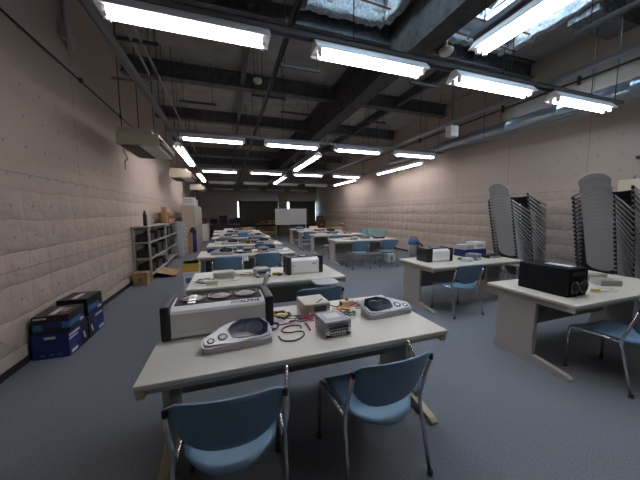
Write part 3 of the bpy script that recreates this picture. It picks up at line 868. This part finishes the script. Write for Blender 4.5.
wire(squiggle(1.27, 2.0, .07, .035, 2.4, 12), .004, 'wirew', 'white lead coiled at the back right of the nearest desk')
wire([(.99, 2.05, .71), (1.02, 2.0, .706), (.97, 1.95, .706), (1.05, 1.93, .706)], .003, 'wireg', 'thin green lead running from the switch box')
wire([(1.02, 2.06, .712), (1.08, 2.09, .712), (1.2, 2.04, .715), (1.3, 2.03, .707)], .005, 'wirek', 'black lead along the back edge of the nearest desk')

for k, (m, x, y, lab) in enumerate((('wired', .55, 1.86, 'thin red lead crossing in front of the beige box'), ('wirek', .44, 1.90, 'thin black lead beside the yellow wire tangle'),
        ('wirep', .48, 1.84, 'thin purple lead between the speaker end and the beige box'), ('wired', 1.0, 1.98, 'thin red lead behind the right console'), ('wirey', .86, 1.96, 'thin yellow lead beside the switch box'))):
    wire(squiggle(x, y, .09, .022, 1.6, 60+k), .0032, m, lab)
# second left desk
sb = thing('cream_case', 'beige box of electronics left of centre on the second left desk', 'box', (-.08, 3.47, .70), R(2))
MB().box(-.12, .12, -.08, .08, 0, .085, bev=.004).build('case', 'beige', sb)
MB().box(-.10, .10, -.083, -.08, .015, .07).build('front_panel', 'shelfgrey', sb)
sm = thing('cream_case', 'small cream plastic box at the front left of the second left desk', 'box', (-.20, 3.18, .70), R(4))
MB().box(-.06, .06, -.03, .03, 0, .045, bev=.003).build('case', 'creamy', sm)
MB().box(-.045, .045, -.02, .02, .045, .05).build('lid', 'white', sm)
wire(squiggle(-.28, 3.3, .10, .09, 2.6, 21), .006, 'wirek', 'black cable coil at the left end of the second left desk')
wire(squiggle(-.26, 3.28, .12, .07, 2.2, 22), .005, 'wirew', 'grey lead in the coil at the left end of the second left desk')
wire(squiggle(.56, 3.42, .055, .05, 3.2, 23), .005, 'wirey', 'yellow wire tangle beside the second desk speaker')
wire(squiggle(.57, 3.34, .06, .03, 2.2, 24), .005, 'wirek', 'black wire tangle in front of the second desk speaker')
wire(squiggle(.18, 3.52, .10, .05, 2.4, 25), .005, 'orange', 'orange lead in the middle of the second left desk')
wire([(.0, 3.3, .706), (.1, 3.26, .706), (.12, 3.36, .707), (.2, 3.45, .707)], .004, 'wirew', 'pale lead curving between box and stereo on the second desk')
pp = thing('paper_sheet', 'loose white papers at the back of the second left desk', 'paper', (.16, 3.56, .70), R(20))
MB().box(-.1, .1, -.06, .06, 0, .012).build('sheet', 'white', pp)
MB().box(-.09, .08, -.05, .05, .012, .03, rot=Matrix.Rotation(R(14), 3, 'X')).build('sheet', 'white', pp)
cp = thing('paper_sheet', 'white cloth hung over the chair behind the second left desk', 'cloth', (.25, 4.74, .74), 0)
MB().sheet(lambda u, v: (u*.045*(1+.3*v), -.03*v+.01*math.sin(u*7), .04-.10*v), 8, 6, (0, -.004, 0)).build('cloth', 'white', cp)

# farther left desks: consoles, boxes, papers
def slab(name, label, cat, x, y, sx, sy, h, m, rz=0, z=.70, group=None, top=None, topm=None):
    r = thing(name, label, cat, (x, y, z), R(rz), group)
    MB().box(-sx/2, sx/2, -sy/2, sy/2, 0, h, bev=min(.006, h/4)).build('case', m, r)
    if topm: MB().box(-sx/2*.8, sx/2*.8, -sy/2*.8, sy/2*.8, h, h+.008, bev=.002).build('lid', topm, r)
    else: MB().box(-sx/2*.85, sx/2*.85, -sy/2-.003, -sy/2, h*.2, h*.8).build('front_panel', 'shelfgrey', r)
    return r
dup(cA, (-.13, 5.5, .70), R(-4), 'grey dashboard console at the left end of the third left desk')
dup(cB, (.88, 5.68, .70), R(6), 'grey dashboard console right of the stereos on the third left desk')
dup(cA, (.02, 7.25, .70), R(5), 'grey dashboard console left of centre on the fourth left desk')
dup(cB, (.96, 7.3, .70), R(-5), 'grey dashboard console at the right end of the fourth left desk')
dup(cA, (-.1, 9.3, .70), R(0), 'grey dashboard console at the left of the fifth left desk')
dup(cB, (1.0, 9.3, .70), R(0), 'grey dashboard console at the right of the fifth left desk')
dup(cA, (.0, 11.1, .70), R(0), 'grey dashboard console on the sixth left desk')
slab('blue_bag', 'dark blue soft bag at the left back corner of the third left desk', 'bag', -.36, 5.85, .13, .12, .07, 'navybox', 10, topm='navybox')
slab('device_box', 'dark red box on the fourth left desk', 'box', .55, 7.3, .34, .16, .08, 'darkcard', 0, topm='wired')
slab('device_box', 'black low box in the middle of the fourth left desk', 'box', .33, 7.25, .16, .14, .07, 'black', 5)
slab('device_box', 'white box on the fourth left desk, left of the red box', 'box', -.25, 7.3, .2, .16, .06, 'white', 5, topm='white')
slab('device_box', 'bright blue case on the fifth left desk', 'box', .45, 9.3, .3, .2, .14, 'bluebag', -8, topm='bluebag')
slab('device_box', 'cream box beside the blue case on the fifth left desk', 'box', .15, 9.35, .25, .16, .07, 'creamy', 0, topm='white')
slab('device_box', 'white box at the left of the sixth left desk', 'box', -.25, 11.1, .3, .2, .10, 'white', 0, topm='white')
slab('device_box', 'pale blue box in the middle of the sixth left desk', 'box', .55, 11.15, .35, .2, .12, 'clear', 0, topm='glowblue')
slab('device_box', 'white box at the right of the sixth left desk', 'box', 1.05, 11.1, .28, .18, .08, 'white', 0, topm='white')
slab('device_box', 'white box on the farthest left desk, near its left end', 'box', 0.0, 12.75, .4, .2, .1, 'white', 0, topm='white')
slab('device_box', 'brown box on the farthest left desk', 'box', .8, 12.75, .4, .2, .14, 'cardboard', 0, topm='cardboard')
slab('paper_stack', 'low heap of white papers on the third left desk near the right end', 'paper', 1.05, 5.5, .26, .18, .025, 'white', 12, topm='white')
wire(squiggle(.55, 5.5, .09, .05, 2.3, 31), .005, 'orange', 'orange lead beside the stereos on the third left desk')

# crates on the floor left of the second desk
for z, h, m, tm, lab in ((0, .34, 'white', 'white', 'white crate on the floor left of the second desk, under another crate'),
                         (.34, .27, 'white', 'white', 'white crate with a blue label, middle of the crates left of the second desk'),
                         (.61, .13, 'yellow', 'yellow', 'yellow-brown carton on top of the white crates')):
    r = thing('storage_crate', lab, 'crate', (-.575, 4.58, z), R(3), 'crates by the second desk')
    MB().box(-.11, .11, -.16, .16, 0, h-.002, bev=.006).build('body', m, r)
    MB().box(-.115, .115, -.165, .165, h-.03, h-.002, bev=.004).build('lid', tm, r)
    if h == .27: MB().box(-.075, .035, -.1625, -.160, .10, .18).build('label_plate', 'glowblue', r)

# right desk: big black speaker box, stereo, beige box, coil
bs = thing('subwoofer_box', 'large black carpeted speaker box with two round ports on the right desk', 'speaker', (3.09, 1.775, .70), R(1))
MB().box(-.145, .145, -.225, .225, 0, .27, bev=.012).build('body', 'blackfelt', bs)
for x in (-.067, .067):
    q = MB().lathe([(.040, 0), (.064, -.008), (.064, -.014), (.056, -.016), (.050, -.004), (.044, .0)], (x, -.227, .09), 28, 'Y').build('port_ring', 'darkring', bs)
    MB().lathe([(.049, 0), (.046, -.002), (.001, -.003)], (x, -.227, .09), 24, 'Y').build('port_hole', 'black', q)
MB().box(-.02, .08, -.16, .06, .27, .272).build('label_plate', 'lightprint', bs)
MB().box(-.10, .10, -.229, -.224, .2, .235).build('badge', 'black', bs)
slab('beige_case', 'flat beige box behind the grey stereo on the right desk', 'box', 4.02, 1.95, .34, .2, .075, 'beige', -10, topm='beige')
slab('beige_case', 'low grey box beside the black speaker on the right desk', 'box', 3.90, 1.72, .2, .16, .06, 'satin', -28)
wire(squiggle(3.42, 1.57, .06, .03, 2.4, 41), .005, 'wirey', 'yellow lead lying beside the black speaker box')
wire(squiggle(3.55, 1.53, .09, .05, 1.6, 42), .003, 'wirew', 'thin pale lead in front of the grey stereo on the right desk')
wire(squiggle(3.48, 1.95, .08, .06, 2.4, 43, .72), .008, 'wirek', 'black cable coil behind the black speaker box')

# second right desk items
def carton(name, label, x, y, z, sx, sy, sz, rz, body, prints, group=None):
    r = thing(name, label, 'box', (x, y, z), R(rz), group)
    MB().box(-sx/2, sx/2, -sy/2, sy/2, 0, sz, bev=.004).build('body', body, r)
    for (face, a0, a1, b0, b1, m, nm) in prints:
        e = .0015
        if face == 'front': MB().box(a0*sx/2, a1*sx/2, -sy/2-e, -sy/2+.0005, b0*sz, b1*sz).build(nm, m, r)
        if face == 'side': MB().box(sx/2-.0005, sx/2+e, a0*sy/2, a1*sy/2, b0*sz, b1*sz).build(nm, m, r)
        if face == 'top': MB().box(a0*sx/2, a1*sx/2, b0*sy/2, b1*sy/2, sz-.0005, sz+e).build(nm, m, r)
    return r
carton('blue_carton', 'wide blue carton at the back of the second right desk, under the grey ones', 4.20, 3.74, .70, .50, .24, .13, 0, 'navybox', [('front', -.5, .3, .35, .55, 'glowblue', 'printed_band')])
carton('white_carton', 'grey-white carton on the blue carton, the right one', 4.32, 3.74, .832, .25, .20, .12, 0, 'white', [('front', -.7, .7, .35, .6, 'shelfgrey', 'printed_band')])
carton('white_carton', 'grey-white carton on the blue carton, the left tilted one', 4.06, 3.74, .832, .24, .20, .08, 8, 'clear', [('front', -.6, .6, .3, .6, 'shelfgrey', 'printed_band')])
slab('device_box', 'black low amplifier right of the stereo on the second right desk', 'box', 4.36, 3.46, .3, .18, .05, 'black', 0)
slab('device_box', 'small grey box in front of the blue carton on the second right desk', 'box', 3.66, 3.30, .16, .12, .05, 'white', 15, topm='white')
wire(squiggle(3.70, 3.42, .10, .06, 3, 51), .006, 'wirek', 'black cable tangle between speaker and stereo on the second right desk')
wire(squiggle(3.62, 3.36, .06, .04, 2.2, 52), .005, 'orange', 'orange lead beside the speaker on the second right desk')
wire(squiggle(3.78, 3.45, .09, .05, 2.2, 53), .005, 'wirew', 'white lead in the tangle on the second right desk')

# far right desks
for (x, y, sx, sy, h, m, tm, lab) in (
        (3.35, 7.25, .3, .2, .05, 'white', 'white', 'white low case at the left of the two-chair right column desk'),
        (3.60, 7.3, .15, .15, .07, 'creamy', 'white', 'small cream box on the two-chair right column desk'),
        (4.40, 7.25, .3, .2, .05, 'black', 'shelfgrey', 'black low case at the right of the two-chair right column desk'),
        (3.2, 9.2, .4, .2, .05, 'white', 'white', 'white low case on the desk with the terracotta figure'),
        (4.25, 9.25, .25, .18, .06, 'shelfgrey', 'white', 'grey low case right of the terracotta figure'),
        (3.2, 11.0, .35, .2, .05, 'white', 'white', 'white low case on the second farthest right column desk'),
        (3.7, 11.05, .3, .2, .09, 'terra', 'white', 'reddish low case on the second farthest right column desk'),
        (4.25, 11.0, .3, .2, .10, 'black', 'shelfgrey', 'black case on the second farthest right column desk'),
        (3.3, 12.75, .4, .2, .10, 'bluebag', 'white', 'bluish case on the farthest right column desk'),
        (4.0, 12.75, .4, .2, .12, 'white', 'white', 'white case on the farthest right column desk')):
    slab('device_box', lab, 'box', x, y, sx, sy, h, m, 0, topm=tm)
tl = thing('desk_figure', 'small terracotta figure on a white base on a right column desk', 'lamp', (4.12, 9.4, .70))  # small reddish figure on a base, gives no light
MB().box(-.12, .12, -.08, .08, 0, .06, bev=.01).build('base', 'white', tl)
MB().tube([(0, 0, .06), (.03, 0, .2), (-.02, 0, .3)], .022).build('stem', 'terra', tl)
MB().lathe([(.02, -.05), (.09, -.02), (.10, .03), (.05, .08), (.005, .09)], (-.02, 0, .32)).build('figure_head', 'terra', tl)

for x, y, rz, lab in ((.05, 5.75, 10, 'car stereo behind the left console of the third left desk'), (.62, 7.25, -8, 'car stereo left of the right console on the fourth left desk'),
        (.72, 9.25, 8, 'car stereo between the blue case and the right console of the fifth left desk'), (.30, 11.1, -5, 'car stereo in the middle of the sixth left desk'),
        (.35, 12.75, 5, 'car stereo on the farthest left desk'), (3.85, 11.0, 5, 'car stereo on the second farthest right column desk'),
        (3.95, 7.35, 25, 'second car stereo on the two-chair right column desk'), (3.45, 9.3, 9, 'car stereo left of the terracotta figure')):
    dup(hu, (x, y, .70), R(rz), lab)
for x, y, k, m, lab in ((.2, 5.5, 71, 'wirek', 'black lead heap on the third left desk'), (.3, 7.15, 72, 'wirew', 'white lead heap on the fourth left desk'), (.75, 7.15, 73, 'wirek', 'black lead heap on the fourth left desk'),
        (.2, 9.2, 74, 'wirek', 'black lead heap on the fifth left desk'), (.7, 11.0, 75, 'wirek', 'black lead heap on the sixth left desk'), (3.5, 7.15, 76, 'wirek', 'black lead heap on the two-chair right column desk')):
    wire(squiggle(x, y, .12, .07, 3, k), .008, m, lab)
# white box under the first far right desk and the vacuum by the wall
eb = carton('white_carton', 'white carton on the floor under the two-chair right column desk', 4.62, 6.98, 0, .26, .24, .24, 0, 'white', [('front', -.35, .35, .3, .7, 'shelfgrey', 'printed_mark')])
vc = thing('vacuum_cleaner', 'grey canister cleaner with blue top standing against the right wall', 'vacuum cleaner', (5.98, 7.6, 0), R(-60))
MB().lathe([(.12, 0), (.17, .02), (.18, .2), (.175, .40), (.15, .43), (.01, .44)]).build('tank', 'greyfab', vc)
MB().lathe([(.185, .40), (.19, .44), (.18, .54), (.12, .60), (.01, .61)]).build('motor_head', 'bluebag', vc)
MB().tube(smooth([(.1, -.1, .5), (.35, -.15, .45), (.36, -.1, .2), (.22, -.1, .05)]), .028).build('hose', 'black', vc)
for a in (30, 150, 270):
    MB().lathe([(.012, 0), (.035, .005), (.035, .04), (.012, .05)], (.15*math.cos(R(a)), .15*math.sin(R(a)), 0), 12).build('caster', 'black', vc)
MB().tube([(-.1, 0, .58), (-.08, 0, .66), (.08, 0, .66), (.1, 0, .58)], .014).build('handle', 'black', vc)

# panel and bracket on the right wall
ep = thing('wall_panel', 'cream electrical panel on the right wall at the photo edge', 'wall panel', (6.45, 2.35, 1.35))
MB().box(-.10, 0, -.42, .42, 0, .68, bev=.006).build('case', 'creamy', ep)
MB().box(-.106, -.098, -.39, .39, .03, .65, bev=.003).build('door', 'creamy', ep)
MB().tube([(-.05, .25, .68), (-.05, .25, .74), (-.05, .15, .74), (-.05, .15, .68)], .012).build('handle', 'rail', ep)
tg = MB().tube([(6.4, 2.6, 2.38), (6.4, 1.2, 2.46)], .028).build('wall_pipe', 'rod'); tag(tg, 'dark horizontal pipe on the right wall above the cream panel', 'pipe')

# ------------------------------------------------------------------ boxes by the left wall
bp = [('front', -.3, .3, .80, .90, 'lightprint', 'printed_logo'), ('front', -.6, -.35, .10, .2, 'glowblue', 'printed_mark'), ('front', -.1, .15, .10, .2, 'glowblue', 'printed_mark'),
      ('front', .3, .6, .1, .2, 'glowblue', 'printed_mark'), ('side', -.95, .1, .82, .90, 'lightprint', 'printed_text'), ('side', -.95, -.1, .68, .75, 'lightprint', 'printed_text'),
      ('side', .30, 1.0, .0, 1.0, 'blackbox', 'black_panel'), ]
b1 = carton('blue_carton', 'navy blue carton on the floor by the left wall, the nearer of two', -1.79, 3.61, 0, .31, .40, .26, 0, 'navybox', bp+[('side', -.8, -.2, .08, .2, 'lightprint', 'printed_logo')], 'cartons by the left wall')
MB().box(.1551, .1575, .10, .13, .06, .15, rot=Matrix.Rotation(R(20), 3, 'X')).build('printed_logo', 'lightprint', b1)
bp2 = [('side', -1, -.35, 0, 1, 'blackbox', 'black_panel'), ('side', -.1, .8, .82, .9, 'lightprint', 'printed_text'), ('side', .25, .9, .08, .22, 'lightprint', 'printed_logo')]
b2 = carton('blue_carton', 'navy blue carton on the floor by the left wall, the farther of two', -1.79, 4.04, 0, .31, .40, .26, 0, 'navybox', bp2, 'cartons by the left wall')
MB().box(.1551, .1575, -.14, -.11, .06, .15, rot=Matrix.Rotation(R(20), 3, 'X')).build('printed_logo', 'lightprint', b2)
tp = [('front', -.95, -.45, .2, .55, 'glowblue', 'printed_glow'), ('front', -.35, .55, .3, .6, 'navybox', 'printed_display'), ('front', .6, 1.0, .25, .6, 'glowblue', 'printed_glow'),
      ('side', -.95, .5, .25, .55, 'glowblue', 'printed_glow'), ('side', .3, .8, .15, .3, 'lightprint', 'printed_logo'), ('top', -.2, .15, -.8, .5, 'lightprint', 'printed_text'), ('top', .25, .6, -.4, .4, 'orange', 'printed_picture'), ('front', -.9, -.2, .82, .9, 'lightprint', 'printed_text')]
carton('black_carton', 'black carton with blue glow print on the nearer navy carton', -1.79, 3.61, .262, .30, .36, .19, 3, 'blackbox', tp, 'cartons by the left wall')
carton('black_carton', 'black carton with blue glow print on the farther navy carton', -1.79, 4.06, .262, .30, .36, .22, -2, 'blackbox', tp[3:6]+tp[:1], 'cartons by the left wall')

# ------------------------------------------------------------------ metal shelf on the left
sh = thing('metal_shelf', 'grey steel shelf rack standing against the left wall', 'shelf', (-1.97, 6.72, 0))
SL = 3.3; SD = .32
for y in (0, 1.65, SL):
    for x in (.015, SD):
        MB().box(x-.02, x+.02, y-.02, y+.02, 0, 1.22).build('upright', 'shelfgrey', sh)
ZS = (.12, .48, .84, 1.19)
for z in ZS:
    MB().box(0, SD+.01, 0, SL, z, z+.03, bev=.004).build('shelf_board', 'shelfgrey', sh)
rnd = random.Random(4)
sl = ['lowest', 'second', 'third']
for zi, z in enumerate(ZS[:3]):
    for k in range(5):
        y = 7.05+k*.62+.05*rnd.random()
        if zi == 0 and k > 2: continue
        w = .36+.14*rnd.random(); h = .15+.12*rnd.random()
        o = thing('black_device', 'dark device box on the %s board of the metal shelf, %s from the near end' % (sl[zi], ORD[k]), 'box', (-1.80, y, z+.03), 0, 'devices on the metal shelf')
        MB().box(-.12, .13, -w/2, w/2, 0, h, bev=.006).build('case', ['black', 'grille', 'black', 'black'][rnd.randrange(4)], o)
        MB().box(.128, .134, -w*.4, w*.4, h*.2, h*.7).build('front_panel', 'grille' if rnd.random() < .5 else 'black', o)
bt = thing('black_bottle', 'slim black bottle standing on top of the metal shelf', 'bottle', (-1.76, 6.95, 1.22))
MB().lathe([(.035, 0), (.04, .01), (.04, .24), (.03, .28), (.02, .29)], n=16).build('body', 'black', bt)
MB().lathe([(.022, .285), (.022, .34), (.001, .342)], n=12).build('cap', 'black', bt)
db = thing('display_carton', 'cut-out cardboard display box on top of the metal shelf', 'box', (-1.74, 9.15, 1.22))
MB().box(-.13, .13, -.45, .45, 0, .30, bev=.004).build('body', 'cardboard', db)
MB().box(-.02, .10, -.62, -.46, 0, .46, bev=.004).build('side_flap', 'cardboard', db)
for y in (-.32, -.12, .08, .28):
    MB().lathe([(.001, 0), (.07, .0), (.07, .004), (.001, .005)], (.13, y, .17), 18, 'X').build('cutout', 'black', db)
cb_ = carton('cardboard_box', 'small brown cardboard box on the floor at the shelf end', -1.78, 6.50, 0, .26, .24, .27, 0, 'cardboard', [('front', -.2, .2, .3, .6, 'darkcard', 'printed_mark')])
MB().box(-.13, .13, -.16, -.12, .27, .28, rot=Matrix.Rotation(R(30), 3, 'X')).build('flap', 'cardboard', cb_)
fl = thing('cardboard_sheet', 'flattened brown cardboard lying slanted in front of the shelf', 'cardboard', (-1.42, 7.35, 0))
MB().box(-.24, .18, -.35, .35, .08, .092, rot=Matrix.Rotation(R(16), 3, 'Y')).build('sheet', 'cardboard', fl)
MB().box(.15, .2, -.3, .3, .0, .05).build('fold', 'cardboard', fl)
# plastic drawer towers
for y, h, lab in ((10.25, 1.22, 'clear plastic drawer tower just past the metal shelf'), (10.75, 1.05, 'shorter clear plastic drawer tower beside the brown board')):
    r = thing('drawer_tower', lab, 'drawers', (-1.66, y, 0), 0, 'plastic drawer towers')
    MB().box(-.2, .2, -.19, .19, 0, h, bev=.01).build('body', 'clear', r)
    n = 5
    for k in range(n):
        q = MB().box(.195, .215, -.17, .17, .03+k*(h-.04)/n, (k+1)*(h-.04)/n, bev=.006).build('drawer', 'clear', r)
        MB().box(.214, .226, -.05, .05, .03+(k+.5)*(h-.04)/n, .05+(k+.5)*(h-.04)/n).build('handle', 'white', q)
        q2 = MB().box(-.17, .17, -.205, -.188, .03+k*(h-.04)/n, (k+1)*(h-.04)/n, bev=.006).build('side_panel', 'clear', r)
bd = thing('cardboard_sheet', 'upright brown board leaning beside the plastic drawers', 'cardboard', (-1.40, 11.0, 0))
MB().box(-.10, .10, -.012, .012, 0, .78, rot=Matrix.Rotation(R(-6), 3, 'X'), about=(0, 0, 0)).build('sheet', 'cardboard', bd)
MB().box(-.09, -.07, -.03, .03, .0, .02).build('fold', 'cardboard', bd)
gb_ = thing('golf_bag', 'black and blue upright bag beside the brown board', 'bag', (-1.30, 11.35, 0))
MB().lathe([(.10, 0), (.12, .05), (.115, .6), (.13, .72), (.10, .74)], n=16).build('body', 'navybox', gb_)
MB().lathe([(.125, .72), (.12, .84), (.06, .95), (.005, .96)], n=16).build('hood', 'black', gb_)
# cabinets
for k in range(3):
    r = thing('tall_cabinet', 'tall beige steel cabinet by the left wall, %s of three' % ['nearest', 'middle', 'farthest'][k], 'cabinet', (-1.70, 11.6+k*.92, 0), 0, 'tall steel cabinets')
    MB().box(0, .46, 0, .90, 0, 1.80, bev=.006).build('body', 'cabinet', r)
    for s in (0, 1):
        q = MB().box(.46, .476, .02+s*.435, .445+s*.435, .06, 1.78, bev=.004).build('door', 'cabinet', r)
        MB().box(.476, .492, .40+s*.06, .425+s*.06, .85, 1.0).build('handle', 'rail', q)
carton('white_carton', 'white carton with dark stripes on top of the nearest tall cabinet', -1.45, 11.85, 1.80, .44, .4, .32, 0, 'white', [('front', -.8, .6, .65, .72, 'shelfgrey', 'printed_band'), ('front', -.8, .6, .42, .48, 'shelfgrey', 'printed_band')])
carton('white_carton', 'pale carton behind the striped one on the middle tall cabinet', -1.42, 12.5, 1.80, .4, .5, .26, 0, 'lightprint', [('front', -.5, .5, .4, .6, 'shelfgrey', 'printed_band')])
lc = thing('low_cabinet', 'low white cabinet past the tall beige ones', 'cabinet', (-1.70, 15.6, 0))
MB().box(0, .65, 0, 1.0, 0, .92, bev=.006).build('body', 'white', lc)
MB().box(.65, .665, .03, .97, .05, .88, bev=.004).build('door', 'white', lc)
MB().box(.665, .68, .1, .13, .4, .55).build('handle', 'rail', lc)
carton('brown_carton', 'dark brown carton on the low white cabinet', -1.35, 16.0, .92, .4, .4, .3, 0, 'darkcard', [('front', -.4, .4, .3, .6, 'cardboard', 'printed_mark')])
ws = thing('wall_shelf', 'small dark brown box shelf high on the wall past the cabinets', 'shelf', (-1.97, 17.2, 1.55))
MB().box(0, .5, 0, .6, 0, .04).build('board', 'darkcard', ws)
MB().box(.02, .4, .05, .5, .04, .3, bev=.004).build('bin', 'darkcard', ws)

# ------------------------------------------------------------------ back of the room
def long_table(x0, x1, y, z, m, label):
    r = thing('back_table', label, 'table', ((x0+x1)/2, y, 0)); L = (x1-x0)/2
    MB().box(-L, L, -.35, .35, z-.03, z, bev=.004).build('table_top', m, r)
    for sx in (-1, 1):
        for sy in (-1, 1):
            MB().box(sx*(L-.05)-.02, sx*(L-.05)+.02, sy*.3-.02, sy*.3+.02, 0, z-.03).build('leg', 'grille', r)
    return r
long_table(-1.1, .75, 18.6, .72, 'grille', 'dark table along the back wall carrying black monitors')
MB().box(-.9, .9, -.34, -.32, .15, .69).build('front_panel', 'black', [o for o in bpy.data.objects if o.name.startswith('back_table')][0])
def monitor(x, y, z, w, h, label):
    r = thing('monitor', label, 'monitor', (x, y, z), 0, 'black monitors at the back')
    MB().box(-w/2, w/2, -.02, .03, .10, .10+h, bev=.008).build('screen_case', 'black', r)
    MB().box(-w/2+.02, w/2-.02, -.023, -.019, .12, .08+h).build('screen', 'screen', r)
    MB().box(-.03, .03, .0, .03, .0, .14).build('neck', 'black', r)
    MB().box(-.12, .12, -.1, .1, 0, .015, bev=.004).build('base', 'black', r)
monitor(-.30, 18.6, .72, .52, .52, 'black monitor with a dark blue screen, tallest at the back')
monitor(-.85, 18.6, .72, .45, .30, 'low black monitor at the left end of the back table')
monitor(.25, 18.55, .72, .45, .30, 'low black monitor right of the tallest one')
monitor(.58, 18.7, .72, .40, .38, 'black monitor at the right end of the back table by the slit of daylight')
for x, lab in ((-.85, 'under the left end'), (-.2, 'under the middle'), (.4, 'under the right end')):
    slab('computer_tower', 'black computer case %s of the back table' % lab, 'computer', x, 18.6, .35, .45, .5, 'black', 0, z=0)
long_table(1.75, 3.30, 18.7, .76, 'yellow', 'yellow-topped table under the dark curtain by the whiteboard')
carton('brown_carton', 'brown carton on the left of the yellow table', 2.2, 18.75, .76, .6, .4, .3, 0, 'darkcard', [('front', -.4, .4, .3, .6, 'cardboard', 'printed_mark')])
carton('brown_carton', 'wide brown carton on the right of the yellow table', 2.9, 18.75, .76, .65, .4, .22, 0, 'cardboard', [('front', -.4, .4, .3, .6, 'darkcard', 'printed_mark')])
carton('yellow_carton', 'low yellow carton under the yellow table', 2.6, 18.6, 0, .9, .4, .2, 0, 'yellow', [('front', -.4, .4, .3, .6, 'darkcard', 'printed_mark')])
wbd = thing('whiteboard', 'wheeled whiteboard with faint red and blue writing before the curtains', 'whiteboard', (3.68, 16.3, 0))
MB().box(-.96, .96, -.012, .012, .80, 1.72).build('board', 'wboard', wbd)
for a, b_, c, d_ in ((-.98, .98, .78, .81), (-.98, .98, 1.71, 1.74), (-.98, -.95, .78, 1.74), (.95, .98, .78, 1.74)):
    MB().box(a, b_, -.02, .02, c, d_).build('frame', 'alu', wbd)
MB().box(-.9, .9, -.09, -.02, .775, .79).build('pen_tray', 'alu', wbd)
for x in (-.94, .94):
    q = MB().box(x-.02, x+.02, -.02, .02, .05, .8).build('leg', 'alu', wbd)
    MB().box(x-.025, x+.025, -.3, .3, .04, .08).build('foot', 'alu', q)
for k, (x, m) in enumerate(((.55, 'glowblue'), (.78, 'wired'))):
    p = []
    for i in range(22): p.append((x+.03*math.sin(i*2.4), -.0135, 1.42-i*.02))
    MB().tube(p, .004, 4).build('writing', m, wbd)
p = [(-.6+i*.02, -.0135, 1.6+.02*math.sin(i*2.1)) for i in range(24)]
MB().tube(p, .003, 4).build('writing', 'glowblue', wbd)
# brown boxes in the far right corner
for i, (x, y, z, sx, sy, sz, m, lab) in enumerate(((6.0, 17.3, 0, .7, .6, .5, 'darkcard', 'dark brown carton on the floor in the far right corner'),
        (5.95, 17.3, .5, .62, .5, .38, 'darkcard', 'dark brown carton in the middle of the far right corner pile'),
        (5.85, 17.3, .88, .36, .4, .40, 'darkcard', 'dark brown carton at the top left of the far right corner pile'),
        (6.2, 16.4, 0, .4, .5, .85, 'cardboard', 'lighter brown tall carton before the far right corner pile'))):
    carton('brown_carton', lab, x, y, z, sx, sy, sz, 0, m, [('front', -.4, .4, .4, .7, 'cardboard' if m == 'darkcard' else 'lightprint', 'printed_mark')], 'corner cartons')
carton('black_carton', 'black crate on the floor right of the whiteboard', 5.2, 17.6, 0, .8, .5, .8, 0, 'blackbox', [('front', -.4, .4, .4, .6, 'grille', 'printed_mark')])
carton('white_carton', 'pale crate by the right wall behind the farthest right desk', 5.6, 13.6, 0, .8, .5, .72, 0, 'shelfgrey', [('front', -.4, .4, .4, .6, 'black', 'printed_mark')])

# ------------------------------------------------------------------ daylight through the skylights and windows
w = bpy.data.worlds.new('sky'); bpy.context.scene.world = w; w.use_nodes = True
bg = w.node_tree.nodes['Background']
bg.inputs[0].default_value = (.68, .84, 1.0, 1); bg.inputs[1].default_value = 14.0
sun = bpy.data.lights.new('sun', 'SUN'); sun.energy = 6; sun.angle = R(14); sun.color = (.86, .93, 1.0)
so = bpy.data.objects.new('sun', sun); C.objects.link(so)
so.rotation_euler = Vector((2.45, 1.2, -1.65)).to_track_quat('-Z', 'Y').to_euler(); so.location = (0, -2, 9)
sc = bpy.context.scene
sc.view_settings.view_transform = 'Standard'; sc.view_settings.look = 'None'; sc.view_settings.gamma = 1
sc.view_settings.use_curve_mapping = False
sc.view_settings.exposure = -0.55
